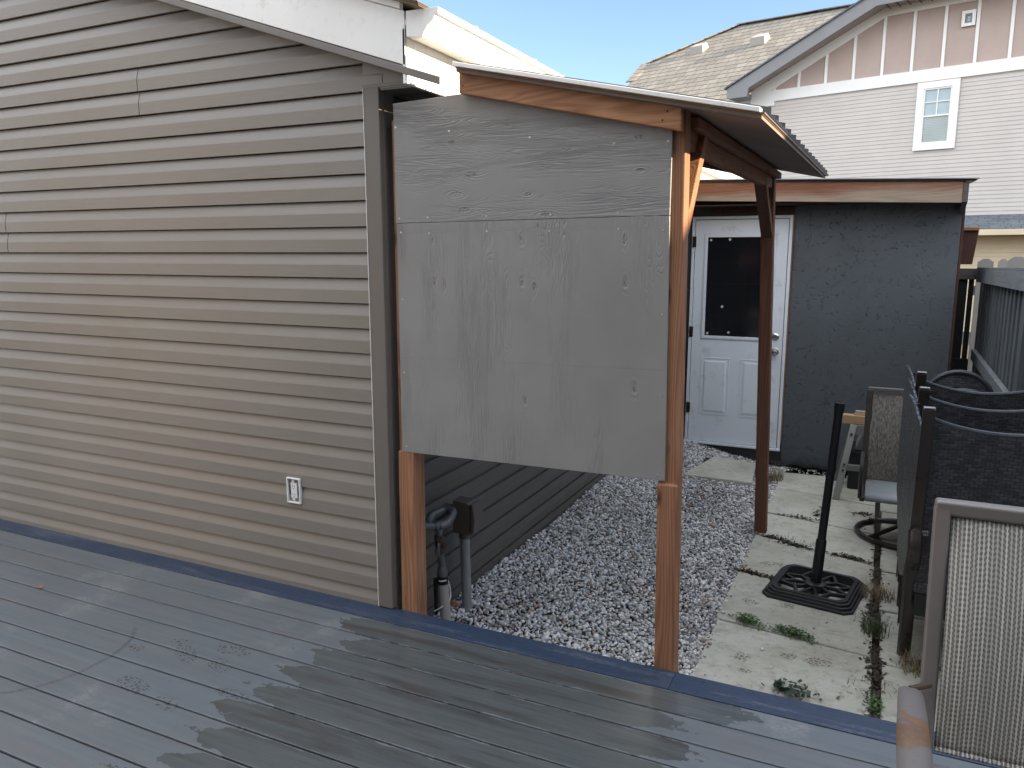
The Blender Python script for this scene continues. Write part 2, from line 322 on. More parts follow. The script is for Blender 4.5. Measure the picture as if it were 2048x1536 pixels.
M['dirt'] = paint('dark_soil', (0.055, 0.045, 0.036), 0.95, 0.3, bscale=60, bstr=0.8)
M['farwall'] = paint('off_white_stucco', (0.55, 0.48, 0.40), 0.8)
M['bouncewall'] = paint('tan_bounce_wall', (0.25, 0.215, 0.18), 0.8)
M['homewall'] = paint('brown_home_wall', (0.22, 0.20, 0.18), 0.8)
M['tuft'] = paint('grass_green', (0.075, 0.105, 0.04), 0.6, 0.4)
M['fabricblack'] = paint('black_landscape_cloth', (0.012, 0.012, 0.013), 0.8)

def gravel_mat():
    m = MT('mixed_river_pebbles', 0.62, spec=0.35)
    r = m.n('NewGeometry', out=8)
    cc = m.ramp(r, [(0.0, (0.50, 0.52, 0.55)), (0.14, (0.78, 0.80, 0.84)), (0.30, (0.35, 0.37, 0.40)), (0.42, (0.86, 0.86, 0.86)), (0.56, (0.54, 0.53, 0.51)), (0.68, (0.65, 0.65, 0.65)), (0.79, (0.40, 0.29, 0.22)), (0.84, (0.86, 0.86, 0.86)), (0.94, (0.20, 0.21, 0.24))], 'CONSTANT')
    w = m.noise(m.obj(world=True), 1.3, 4, 0.6)
    cc = m.mix(m.ramp(w, [(0.50, 0.0), (0.66, 0.55)]), cc, m.mix(0.5, cc, (0.20, 0.14, 0.09), 'MULTIPLY'))
    n1 = m.noise(m.obj(world=True), 130, 4, 0.7)
    cc = m.mix(m.ramp(n1, [(0.4, 0.0), (0.7, 0.35)]), cc, (0.16, 0.155, 0.15))
    m.col(cc); m.bump(n1, 0.2, 0.003); return m.m
M['gravel'] = gravel_mat()

BOARD = 0.1425
def deck_mat(border=False):
    m = MT('navy_deck_border' if border else 'grey_composite_boards', 0.5, spec=0.45)
    p = m.n('NewGeometry', out=0); o = m.xyz(p)
    isl = m.n('NewGeometry', out=8)
    idv = m.math('MULTIPLY', isl, 40.0)
    pv = m.n('VectorMath', {0: p, 1: m.n('CombineXYZ', {0: idv, 2: idv})})
    def mp(sc): return m.n('Mapping', {'Vector': pv, 'Scale': sc})
    grain = m.noise(mp((0.55, 9, 1)), 4.0, 3, 0.55, 0.5)
    fine = m.noise(mp((6, 150, 1)), 1.0, 5, 0.75)
    streak = m.noise(mp((1.1, 14, 1)), 1.4, 6, 0.72)
    blot = m.noise(m.n('Mapping', {'Vector': p, 'Scale': (1, 1, 1)}), 2.6, 6, 0.65)
    speck = m.noise(m.n('Mapping', {'Vector': p, 'Scale': (1, 3, 1)}), 42, 5, 0.75)
    if border:
        s_ = m.math('MULTIPLY_ADD', m.math('SINE', m.math('MULTIPLY', m.noise(mp((0.5, 6, 1)), 6.0, 1.5), 120.0)), 0.5, 0.5)
        cc = m.ramp(m.math('ADD', m.math('MULTIPLY', s_, 0.35), m.math('MULTIPLY', fine, 0.6)), [(0.2, (0.018, 0.031, 0.062)), (0.8, (0.033, 0.053, 0.095))])
        worn = m.math('MULTIPLY', m.ramp(streak, [(0.52, 0.0), (0.66, 1.0)]), m.ramp(speck, [(0.42, 0.0), (0.62, 0.7)]))
        cc = m.mix(worn, cc, (0.15, 0.165, 0.20))
        cc = m.mix(m.ramp(m.noise(p, 30, 4, 0.7), [(0.70, 0.0), (0.74, 0.7)]), cc, (0.015, 0.02, 0.03))
        m.col(cc); m.rough(m.rng(blot, 0.35, 0.65, 0.42, 0.60)); m.bump(m.math('ADD', s_, fine), 0.25, 0.002); return m.m
    cc = m.ramp(grain, [(0.25, (0.094, 0.112, 0.131)), (0.75, (0.132, 0.152, 0.169))])
    cc = m.mix(m.rng(isl, 0, 1, 0.0, 0.30), cc, (0.122, 0.118, 0.118))
    cc = m.mix(m.ramp(streak, [(0.50, 0.0), (0.68, 0.45)]), cc, (0.150, 0.132, 0.124))
    cc = m.mix(m.ramp(fine, [(0.55, 0.0), (0.72, 0.35)]), cc, (0.085, 0.095, 0.11))
    cc = m.mix(m.ramp(speck, [(0.63, 0.0), (0.72, 0.5)]), cc, (0.07, 0.072, 0.075))
    cc = m.mix(m.math('MULTIPLY', m.ramp(blot, [(0.57, 0.0), (0.68, 0.6)]), m.ramp(speck, [(0.40, 0.0), (0.58, 1.0)])), cc, (0.27, 0.265, 0.26))
    # damp patch: one large ragged stain reaching different lengths on each board
    rag = m.noise(m.n('Mapping', {'Vector': pv, 'Scale': (6.5, 10, 1)}), 1.0, 8, 0.60)
    lft = m.math('ADD', m.math('MULTIPLY', m.math('SUBTRACT', m.n('TexWhiteNoise', {'W': idv}, noise_dimensions='1D'), 0.5), 0.22), -1.98)
    rgt = m.math('ADD', m.math('MULTIPLY', m.math('SUBTRACT', m.n('TexWhiteNoise', {'W': m.math('ADD', idv, 3.7)}, noise_dimensions='1D'), 0.5), 0.30), -0.42)
    jit = m.math('MULTIPLY', m.math('SUBTRACT', rag, 0.5), 0.62)
        # a dry rim follows the board edges
    fy = m.math('FRACT', m.math('DIVIDE', m.math('SUBTRACT', 2.642, o[1]), BOARD))
    edge = m.math('ABSOLUTE', m.math('SUBTRACT', fy, 0.5))
    rd = m.math('MULTIPLY', m.math('POWER', m.math('MULTIPLY', edge, 2.0), 3.0), 0.16)
    a = m.math('GREATER_THAN', m.math('SUBTRACT', m.math('ADD', o[0], jit), rd), lft); b = m.math('LESS_THAN', m.math('ADD', m.math('ADD', o[0], m.math('MULTIPLY', jit, 0.9)), rd), rgt)
    rim = m.math('LESS_THAN', m.math('ADD', edge, m.math('MULTIPLY', m.math('SUBTRACT', rag, 0.5), 0.30)), 0.46)
    wet = m.math('MULTIPLY', m.math('MULTIPLY', a, b), rim)
    # boot prints and drips
    prints = None
    for (x, y, rx, ry, an) in ((-2.43, 2.07, .10, .045, .5), (-2.28, 2.17, .10, .04, -.1), (-2.24, 2.06, .08, .045, .4), (-2.43, 1.82, .11, .045, .2), (-2.22, 1.78, .08, .04, .1), (-2.52, 2.13, .07, .03, 0), (-2.96, 1.53, .07, .05, .8), (-2.05, 1.93, .10, .03, 0), (-1.98, 1.72, .05, .02, 0), (-2.66, 2.02, .05, .03, 0)):
        dx = m.math('SUBTRACT', o[0], x); dy = m.math('SUBTRACT', o[1], y)
        q = m.n('Mapping', {'Vector': m.n('CombineXYZ', {0: dx, 1: dy}), 'Rotation': (0, 0, an), 'Scale': (1 / rx, 1 / ry, 1)}, vector_type='TEXTURE')
        q = m.n('Mapping', {'Vector': m.n('Mapping', {'Vector': m.n('CombineXYZ', {0: dx, 1: dy}), 'Rotation': (0, 0, an)}), 'Scale': (1 / rx, 1 / ry, 1)})
        d = m.n('VectorMath', {0: q}, out=1, operation='LENGTH'); e = m.rng(d, 0.6, 1.1, 1.0, 0.0)
        prints = e if prints is None else m.math('MAXIMUM', prints, e)
    tread = m.n('TexVoronoi', {'Vector': m.n('Mapping', {'Vector': p, 'Scale': (45, 75, 1)}), 'Scale': 1.0}, feature='DISTANCE_TO_EDGE')
    tr = m.math('MULTIPLY', m.ramp(tread, [(0.10, 0.0), (0.2, 1.0)]), m.ramp(m.math('ADD', prints, m.math('MULTIPLY', m.math('SUBTRACT', speck, 0.5), 1.6)), [(0.45, 0.0), (0.55, 1.0)]))
    wet2 = m.math('MAXIMUM', wet, m.math('MULTIPLY', tr, 0.9))
    wetcol = m.ramp(grain, [(0.3, (0.068, 0.078, 0.081)), (0.7, (0.092, 0.101, 0.101))])
    wetcol = m.mix(m.ramp(m.noise(mp((0.8, 7, 1)), 1.6, 6, 0.66), [(0.50, 0.0), (0.68, 0.8)]), wetcol, (0.045, 0.037, 0.035))
    wetcol = m.mix(m.ramp(fine, [(0.5, 0.0), (0.7, 0.5)]), wetcol, (0.045, 0.055, 0.068))
    cc = m.mix(wet2, cc, wetcol)
    # curved muddy scrape left by a round pot
    dd = m.n('VectorMath', {0: m.n('CombineXYZ', {0: m.math('SUBTRACT', o[0], -3.02), 1: m.math('MULTIPLY', m.math('SUBTRACT', o[1], 1.86), 0.92)})}, out=1, operation='LENGTH')
    arc = m.ramp(m.math('ABSOLUTE', m.math('SUBTRACT', dd, m.math('ADD', 0.335, m.math('MULTIPLY', m.math('SUBTRACT', blot, 0.5), 0.05)))), [(0.004, 1.0), (0.011, 0.0)])
    arc = m.math('MULTIPLY', arc, m.math('MULTIPLY', m.math('GREATER_THAN', o[0], -2.98), m.ramp(speck, [(0.40, 0.05), (0.54, 1.0)])))
    arc = m.math('MULTIPLY', arc, m.math('LESS_THAN', o[1], 2.14))
    cc = m.mix(m.math('MULTIPLY', arc, 0.62), cc, (0.042, 0.038, 0.036))
    m.col(cc)
    m.rough(m.math('ADD', m.rng(wet2, 0, 1, 0.40, 0.20), m.rng(fine, 0.3, 0.7, -0.04, 0.06)))
    m.bump(m.math('ADD', fine, grain), 0.18, 0.002); return m.m
M['deck'] = deck_mat(); M['border'] = deck_mat(True)

def slab_mat():
    m = MT('cast_concrete_slabs', 0.75, spec=0.3); p = m.obj(world=True); isl = m.n('NewGeometry', out=8)
    a = m.noise(p, 2.2, 7, 0.68); b = m.noise(p, 26, 6, 0.75); c = m.noise(p, 90, 3, 0.7)
    cc = m.ramp(a, [(0.30, (0.40, 0.39, 0.335)), (0.52, (0.54, 0.54, 0.48)), (0.72, (0.62, 0.625, 0.57))])
    cc = m.mix(m.rng(isl, 0, 1, 0, 0.35), cc, (0.31, 0.29, 0.25))
    cc = m.mix(m.ramp(b, [(0.54, 0.0), (0.68, 0.6)]), cc, (0.19, 0.17, 0.14))
    cc = m.mix(m.ramp(m.noise(p, 5.5, 8, 0.75), [(0.52, 0.0), (0.68, 0.55)]), cc, (0.25, 0.225, 0.18))
    lng = m.noise(m.n('Mapping', {'Vector': p, 'Scale': (2, 9, 1)}), 3.0, 6, 0.7)
    cc = m.mix(m.ramp(lng, [(0.55, 0.0), (0.70, 0.4)]), cc, (0.22, 0.215, 0.20))
    cc = m.mix(m.ramp(c, [(0.62, 0.0), (0.74, 0.5)]), cc, (0.55, 0.55, 0.53))
    o = m.xyz(m.n('NewGeometry', out=0)); pr = None
    for (x, y, rx, ry) in ((-0.49, 3.76, .05, .06), (-0.46, 3.63, .045, .025), (-0.28, 3.86, .055, .045), (-0.14, 3.86, .09, .05), (-0.50, 5.05, .09, .05), (-0.35, 4.45, .05, .05), (-0.55, 4.42, .07, .04)):
        d = m.n('VectorMath', {0: m.n('CombineXYZ', {0: m.math('DIVIDE', m.math('SUBTRACT', o[0], x), rx), 1: m.math('DIVIDE', m.math('SUBTRACT', o[1], y), ry)})}, out=1, operation='LENGTH')
        e = m.rng(d, 0.5, 1.2, 1.0, 0.0); pr = e if pr is None else m.math('MAXIMUM', pr, e)
    tr = m.n('TexVoronoi', {'Vector': m.n('Mapping', {'Vector': p, 'Scale': (48, 40, 1)}), 'Scale': 1.0}, feature='DISTANCE_TO_EDGE')
    t = m.math('MULTIPLY', m.ramp(m.math('ADD', pr, m.math('MULTIPLY', m.math('SUBTRACT', b, 0.5), 1.2)), [(0.55, 0.0), (0.66, 1.0)]), m.ramp(tr, [(0.08, 0.0), (0.16, 1.0)]))
    cc = m.mix(m.math('MULTIPLY', t, 0.75), cc, (0.15, 0.125, 0.095))
    m.col(cc); m.bump(m.math('ADD', b, m.math('MULTIPLY', c, 0.5)), 0.3, 0.004); return m.m
M['slab'] = slab_mat()

# ------------------------------------------------------------------ geometry helpers
def tag(o, label=None, cat=None, group=None, kind=None):
    if label: o['label'] = label
    if cat: o['category'] = cat
    if group: o['group'] = group
    if kind: o['kind'] = kind
    return o
ORG = {}
def thing(name, loc, label, cat, group=None):
    o = bpy.data.objects.new(name, None); COL.objects.link(o); o.location = loc; o.empty_display_size = 0.1
    ORG[o.name] = Vector(loc); return tag(o, label, cat, group)

class MB:
    def __init__(s): s.v = []; s.f = []
    def add(s, vs, fs):
        n = len(s.v); s.v += [tuple(v) for v in vs]; s.f += [tuple(i + n for i in f) for f in fs]; return s
    def box(s, x0, x1, y0, y1, z0, z1):
        return s.add([(x0, y0, z0), (x1, y0, z0), (x1, y1, z0), (x0, y1, z0), (x0, y0, z1), (x1, y0, z1), (x1, y1, z1), (x0, y1, z1)],
                     [(0, 3, 2, 1), (4, 5, 6, 7), (0, 1, 5, 4), (1, 2, 6, 5), (2, 3, 7, 6), (3, 0, 4, 7)])
    def prism(s, pts, ext):
        """polygon of 3d points extruded by the vector ext"""
        n = len(pts); e = Vector(ext); P = [Vector(p) for p in pts]
        nrm = Vector((0, 0, 0))
        for i in range(n): nrm += P[i].cross(P[(i + 1) % n])
        if nrm.dot(e) > 0: P = P[::-1]
        return s.add([tuple(p) for p in P] + [tuple(p + e) for p in P],
                     [tuple(range(n)), tuple(range(2 * n - 1, n - 1, -1))] + [((i + 1) % n, i, n + i, n + (i + 1) % n) for i in range(n)])
    def bar(s, p, q, w, h, up=(0, 0, 1)):
        p, q = Vector(p), Vector(q); d = (q - p).normalized(); u = Vector(up)
        if abs(d.dot(u)) > 0.99: u = Vector((0, 1, 0))
        r = d.cross(u).normalized() * w / 2; t = r.cross(d).normalized() * h / 2
        c = [p - r - t, p + r - t, p + r + t, p - r + t]
        return s.prism(c, q - p)
    def tube(s, pts, r, seg=10, closed=False, flat=1.0, up=None):
        P = [Vector(p) for p in pts]; n = len(P); rs = r if isinstance(r, (list, tuple)) else [r] * n
        ref = Vector(up) if up else None; base = len(s.v); last = None
        for i in range(n):
            a = P[(i - 1) % n] if (closed or i) else P[i]; b = P[(i + 1) % n] if (closed or i < n - 1) else P[i]
            d = (b - a).normalized()
            if ref is not None: x = d.cross(ref)
            elif last is not None: x = last - d * last.dot(d)
            else: x = d.cross(Vector((0, 0, 1)) if abs(d.z) < 0.9 else Vector((1, 0, 0)))
            if x.length < 1e-6: x = Vector((1, 0, 0))
            x.normalize(); last = x; y = d.cross(x)
            for j in range(seg):
                t = 2 * math.pi * (j + 0.5 * (seg == 4)) / seg; s.v.append(tuple(P[i] + x * math.cos(t) * rs[i] + y * math.sin(t) * rs[i] * flat))
        m = n if closed else n - 1
        for i in range(m):
            for j in range(seg):
                a = base + i * seg + j; b = base + i * seg + (j + 1) % seg
                c = base + ((i + 1) % n) * seg + (j + 1) % seg; e = base + ((i + 1) % n) * seg + j
                s.f.append((a, b, c, e))
        if not closed:
            s.f.append(tuple(base + j for j in range(seg))[::-1]); s.f.append(tuple(base + (n - 1) * seg + j for j in range(seg)))
        return s
    def build(s, name, m, parent=None, bevel=0.0, smooth=False, seg=2, autos=False):
        off = Vector((0, 0, 0))
        p = parent
        while p is not None:
            off += p.location; p = p.parent
        me = bpy.data.meshes.new(name); me.from_pydata([tuple(Vector(v) - off) for v in s.v], [], s.f)
        me.materials.append(m if not isinstance(m, str) else M[m])
        bm = bmesh.new(); bm.from_mesh(me); bmesh.ops.recalc_face_normals(bm, faces=bm.faces); bm.to_mesh(me); bm.free()
        if smooth:
            me.polygons.foreach_set('use_smooth', [True] * len(me.polygons))
        o = bpy.data.objects.new(name, me); COL.objects.link(o)
        if parent: o.parent = parent
        if bevel:
            b = o.modifiers.new('bevel', 'BEVEL'); b.width = bevel; b.segments = seg; b.limit_method = 'ANGLE'; b.angle_limit = R(40)
            if smooth: b.harden_normals = True
        if smooth:
            me.set_sharp_from_angle(angle=R(42))
        return o
def structure(name, mb, m, **kw):
    o = mb.build(name, m, None, **kw); o['kind'] = 'structure'; return o
def bez(p, n=12):
    P = [Vector(x) for x in p]; out = []
    for i in range(len(P) - 1):
        p0 = P[max(i - 1, 0)]; p1 = P[i]; p2 = P[i + 1]; p3 = P[min(i + 2, len(P) - 1)]
        for j in range(n):
            t = j / n; out.append(0.5 * ((2 * p1) + (p2 - p0) * t + (2 * p0 - 5 * p1 + 4 * p2 - p3) * t * t + (3 * p1 - p0 - 3 * p2 + p3) * t ** 3))
    out.append(P[-1]); return out
def disc(c, axis, r, h, seg=14):
    c = Vector(c); a = Vector(axis).normalized(); return MB().tube([c, c + a * h], r, seg)

# ================================================================== SETTING
YW = 2.778                      # face of the garage gable wall, edge of the deck
G = -0.40                       # level of the paving
structure('ground', MB().box(-400, 400, -400, 400, -0.9, -0.47), 'dirt')

deck = MB(); y = 2.6405; i = 0
while y > -1.6:
    segs = [(-8.5, 4.2)] if i % 3 else [(-8.5, 0.9), (0.9015, 4.2)]
    for a, b in segs: deck.box(a, b, y - BOARD + 0.0075, y, -0.025, 0.0)
    y -= BOARD; i += 1
structure('deck_boards', deck, 'deck', bevel=0.003)
bd = MB().box(-8.5, -0.605, 2.645, YW - 0.004, -0.026, 0.001).box(-0.6035, 4.2, 2.645, YW - 0.004, -0.026, 0.001)
structure('deck_border', bd, 'border', bevel=0.002)
structure('deck_skirt', MB().box(-1.86, 4.2, 2.70, 2.757, -0.47, -0.0275).box(-8.5, 4.2, -1.6, 2.69, -0.30, -0.20), 'dark_void')

# paving slabs
sl = MB(); r2 = random.Random(3)
def slab(pts, z=G, dz=0.05):
    P = [(x, y_, z + r2.uniform(-.004, .004)) for x, y_ in pts]; sl.prism([(a, b, c - dz) for a, b, c in P], (0, 0, dz))
yl = [2.80, 4.13, 4.85, 5.57, 6.10, 6.80, 7.33]; yr = [2.80, 4.03, 4.70, 5.30, 5.92, 6.62, 7.40]
gp = 0.010
for j in range(len(yl) - 1):
    slab([(-0.69 + r2.uniform(-.01, .01), yl[j] + gp), (0.095, yr[j] + gp), (0.105 + r2.uniform(-.01, .004), yr[j + 1] - gp), (-0.68, yl[j + 1] - gp)])
y2 = [2.80, 3.98, 4.62, 5.22, 5.85, 6.5, 7.2]
for j in range(len(y2) - 1):
    slab([(0.13, y2[j] + gp), (0.80, y2[j] - 0.06 + gp), (0.80, y2[j + 1] - 0.06 - gp), (0.135 + r2.uniform(0, .01), y2[j + 1] - gp)])
sl.prism([(-1.405, 6.43, -.31), (-0.875, 6.74, -.405), (-0.93, 7.36, -.395), (-1.29, 7.22, -.33)], (0, 0, .042))
structure('patio_paving', sl, 'slab', bevel=0.006)

# gravel bed slope under the pebbles
def gz(x): return G - 0.035 + 0.235 * max(0.0, min(1.0, (-0.72 - x) / 1.16)) ** 1.05
gb = MB(); xs = [-1.90, -1.6, -1.3, -1.0, -0.72]
for a, b in zip(xs[:-1], xs[1:]):
    gb.add([(a, 2.7, gz(a) - .012), (b, 2.7, gz(b) - .012), (b, 7.62, gz(b) - .012), (a, 7.62, gz(a) - .012)], [(0, 1, 2, 3)])
structure('gravel_bed', gb, 'dirt')

def pebbles():
    rng = np.random.default_rng(5)
    bm = bmesh.new(); bmesh.ops.create_icosphere(bm, subdivisions=1, radius=1.0)
    bv = np.array([v.co[:] for v in bm.verts]); bf = np.array([[v.index for v in f.verts] for f in bm.faces]); bm.free()
    pts = []
    st = 0.0142
    for yy in np.arange(2.775, 7.6, st):
        for xx in np.arange(-1.885, -0.665, st): pts.append((xx, yy))
    pts = np.array(pts) + rng.uniform(-0.008, 0.008, (len(pts), 2))
    # strays on the slabs
    ex = np.column_stack([rng.normal(-0.70, 0.02, 260), rng.uniform(2.85, 7.3, 260)])
    ex2 = np.column_stack([rng.uniform(-0.68, 0.1, 22), rng.uniform(3.3, 6.5, 22)])
    bx = np.column_stack([rng.uniform(-0.85, -0.1, 120), rng.uniform(7.40, 7.56, 120)])
    n0 = len(pts); pts = np.vstack([pts, ex, ex2, bx]); n = len(pts)
    size = rng.lognormal(math.log(0.0084), 0.30, n); size[n0:] *= 0.9
    slabm = (pts[:, 0] > -1.36) & (pts[:, 0] < -0.89) & (pts[:, 1] > 6.43 + .585 * (pts[:, 0] + 1.405)) & (pts[:, 1] < 7.22 + .39 * (pts[:, 0] + 1.29))
    keep = ~(slabm & (rng.random(n) > 0.03)); keep[n0 + 260:] = True
    z = np.array([gz(x) for x in pts[:, 0]]) + rng.uniform(-0.006, 0.012, n) + 0.010 * np.sin(pts[:, 0] * 5 + 1) * np.sin(pts[:, 1] * 3.1)
    z[n0:] = G + 0.004; z[n0 + 282:] = G - 0.01
    z[:n0] = np.where((pts[:n0, 0] > -0.74), np.maximum(z[:n0], G - 0.01), z[:n0])
    pts, size, z = pts[keep], size[keep], z[keep]; n = len(pts)
    sc = np.column_stack([size * rng.uniform(0.95, 1.6, n), size * rng.uniform(0.75, 1.15, n), size * rng.uniform(0.5, 0.9, n)])
    V = bv[None] * (1 + rng.uniform(-0.20, 0.16, (n, len(bv), 1))) * sc[:, None, :]
    a = rng.uniform(0, 2 * np.pi, n); t = rng.normal(0, 0.45, n)
    ct, stt = np.cos(t)[:, None], np.sin(t)[:, None]
    X, Y, Z = V[..., 0], V[..., 1], V[..., 2]
    X, Z = X * ct + Z * stt, -X * stt + Z * ct
    ca, sa = np.cos(a)[:, None], np.sin(a)[:, None]
    X, Y = X * ca - Y * sa, X * sa + Y * ca
    V = np.stack([X + pts[:, :1], Y + pts[:, 1:], Z + z[:, None]], -1).reshape(-1, 3)
    F = (bf[None] + (np.arange(n) * len(bv))[:, None, None]).reshape(-1, 3)
    me = bpy.data.meshes.new('gravel'); me.vertices.add(len(V)); me.vertices.foreach_set('co', V.ravel())
    me.loops.add(F.size); me.loops.foreach_set('vertex_index', F.ravel().astype(np.int32))
    me.polygons.add(len(F)); me.polygons.foreach_set('loop_start', np.arange(0, F.size, 3, dtype=np.int32))
    me.polygons.foreach_set('use_smooth', np.ones(len(F), bool))
    me.update(calc_edges=True); me.materials.append(M['gravel'])
    o = bpy.data.objects.new('gravel', me); COL.objects.link(o)
    tag(o, 'mixed grey and white pebbles filling the strip beside the garage', 'gravel', kind='stuff')
pebbles()

# ================================================================== GARAGE
E_ = 0.1087; Z0 = 1.601 - 17 * E_
gar = thing('garage', (-1.9, YW, 0), 'garage with taupe lap siding and white gutter, left of the wooden shelter', 'garage')
SL = 0.3336
def rake(z): return -1.709 - (z - 2.318) / SL       # x of the roof underside at height z
def courses(mb, z0, z1, x_at, axis, a0, seams=()):
    """dutch lap courses. axis 'x': wall facing -Y at YW; axis 'y': wall facing +X"""
    zz = Z0
    while zz < z1 - 1e-6:
        if zz + E_ > z0:
            prof = [(0.0, 0.003), (0.0, 0.0185), (0.50 * E_, 0.0180), (0.55 * E_, 0.0168), (0.955 * E_, 0.0042), (0.962 * E_, -0.003), (E_, -0.006)]
            if axis == 'y': prof = [(0.0, 0.003), (0.0, 0.0135), (0.42 * E_, 0.0130), (0.46 * E_, 0.0120), (0.76 * E_, 0.0035), (0.77 * E_, -0.009), (E_, -0.010)]
            cuts = [s for s in seams if abs(s[1] - zz) < 0.02]
            spans = [(a0, None, 0.0)]
            if cuts: spans = [(a0, cuts[0][0] - 0.0015, 0.0012), (cuts[0][0] + 0.0015, None, 0.0)]
            for s0, s1, pr in spans:
                A = []; B = []
                for dz, dep in prof:
                    e = x_at(zz + dz) if s1 is None else s1
                    if axis == 'y': dep *= 1.15
                    A.append((s0, zz + dz, dep + pr)); B.append((e, zz + dz, dep + pr))
                if s1 is None and B[0][0] < s0 + .02: continue
                def P(t):
                    return (t[0], YW - t[2] + 0.0, t[1]) if axis == 'x' else (-1.926 + t[2], t[0], t[1])
                n = len(prof)
                mb.add([P(t) for t in A + B], [(j, j + 1, n + j + 1, n + j) for j in range(n - 1)] + [tuple(range(n)), tuple(range(2 * n - 1, n - 1, -1))])
        zz += E_
    return mb
gw = MB()
courses(gw, -0.08, 3.4, lambda z: min(-1.955, rake(z)) if z > 2.2 else -1.955, 'x', -8.5, [(-3.28, 2.362), (-3.28, 2.253), (-4.39, 1.7095), (-4.39, 1.601)])
gw.build('gable_siding', 'siding', gar)
sw = MB(); courses(sw, -0.45, 2.30, lambda z: 11.4, 'y', YW + 0.05); sw.build('side_siding', siding_mat('taupe_siding_side_shaded', k(TAUPE, 0.5)), gar)  # darker copy of the siding, shade beside the shelter put into its colour
# wall above the corner post, between it and the rake
uw = MB(); courses(uw, 2.26, 2.34, lambda z: min(-1.88, rake(z)), 'x', -1.955); uw.build('gable_siding', 'siding', gar)
MB().prism([(-8.5, YW + .014, -0.5), (-1.94, YW + .014, -0.5), (-1.94, YW + .014, 2.37), (-8.5, YW + .014, 4.56)], (0, 8.6, 0)).build('wall', 'dark_void', gar)
MB().box(-1.968, -1.893, YW - 0.026, YW + 0.003, 0.004, 2.262).box(-1.915, -1.893, YW + .0035, YW + 0.085, -0.42, 2.262).build('corner_trim', 'trim', gar, bevel=0.004)
MB().box(-1.9705, -1.9682, YW - 0.0275, YW, 0.004, 2.262).build('trim_edge', 'white', gar)
# soffit of the eave, soffit of the gable
sf = MB().box(-1.917, -1.70, YW - .02, 11.5, 2.254, 2.2615)
for q in range(60):
    yy = 2.76 + q * 0.145; sf.box(-1.916, -1.702, yy, yy + 0.012, 2.249, 2.2535)
sf.build('eave_soffit', 'trim', gar)
def along(x0, x1, zoff0, zoff1, y0, y1):
    z0 = 2.309 + (-1.709 - x0) * SL; z1 = 2.309 + (-1.709 - x1) * SL
    return MB().prism([(x0, y0, z0 + zoff0), (x1, y0, z1 + zoff0), (x1, y0, z1 + zoff1), (x0, y0, z0 + zoff1)], (0, y1 - y0, 0))
along(-8.5, -1.70, -0.002, 0.010, 2.668, YW + .01).build('gable_soffit', 'trim', gar)
along(-8.5, -1.548, -0.034, -0.004, 2.653, 2.660).build('soffit_trim', 'trim', gar, bevel=0.003)
along(-8.5, -1.70, 0.0, 0.196, 2.655, 2.667).build('gable_fascia', 'white', gar, bevel=0.002)
along(-8.5, -1.712, 0.197, 0.228, 2.645, 2.668).build('drip_edge', 'white', gar, bevel=0.003)
MB().prism([(-1.975, YW - .016, 2.262), (-1.70, YW - .016, 2.262), (-1.70, YW - .016, 2.30), (-1.975, YW - .016, 2.395)], (0, .012, 0)).build('gable_return', 'siding', gar)
MB().box(-1.975, -1.70, YW - .022, YW - .0165, 2.262, 2.276).build('gable_return_trim', 'trim', gar)
MB().box(-1.712, -1.70, 2.655, 11.5, 2.240, 2.44).build('eave_fascia', 'white', gar, bevel=0.002)
MB().box(-1.7, -1.694, 2.655, 11.5, 2.240, 2.345).build('fascia_cover', 'white', gar, bevel=0.002)
MB().prism([(-1.64, 2.63, 2.508), (-8.5, 2.63, 2.508 + 6.86 * SL), (-8.5, 2.63, 2.520 + 6.86 * SL), (-1.64, 2.63, 2.520)], (0, 8.9, 0)).build('roof', 'shingle_near', gar)
sh = MB()
for q in range(3): sh.prism([(-1.612, 2.615 - q * .004, 2.498 + q * .006), (-2.20, 2.615 - q * .004, 2.498 + .588 * SL + q * .006), (-2.20, 2.615 - q * .004, 2.502 + .588 * SL + q * .006), (-1.612, 2.615 - q * .004, 2.502 + q * .006)], (0, 8.8, 0))
sh.build('shingle_edge', 'shingle_near', gar)
# gutter, k profile
gp_ = [(-1.693, 2.500), (-1.693, 2.408), (-1.622, 2.400), (-1.616, 2.415), (-1.603, 2.432), (-1.598, 2.440), (-1.572, 2.458), (-1.566, 2.474), (-1.552, 2.476), (-1.550, 2.497), (-1.562, 2.499)]
inn = [(-1.564, 2.495), (-1.5535, 2.4935), (-1.556, 2.4795), (-1.569, 2.4775), (-1.576, 2.461), (-1.601, 2.443), (-1.607, 2.434), (-1.619, 2.418), (-1.624, 2.404), (-1.690, 2.411), (-1.690, 2.497)]
gt = gar
gut = MB(); n = len(gp_)
ring = gp_ + inn; n = len(ring)
gut.add([(x, 2.662, z) for x, z in ring] + [(x, 11.5, z) for x, z in ring], [(j, (j + 1) % n, n + (j + 1) % n, n + j) for j in range(n)])
g_o = gut.build('gutter', 'white', gar)
MB().prism([(x, 2.655, z) for x, z in gp_], (0, 0.006, 0)).build('end_cap', 'white', g_o, bevel=0.001)
hk = MB()
for q in range(14): hk.box(-1.69, -1.548, 2.95 + q * 0.6, 2.965 + q * 0.6, 2.499, 2.502)
hk.build('gutter_bracket', 'white', g_o)

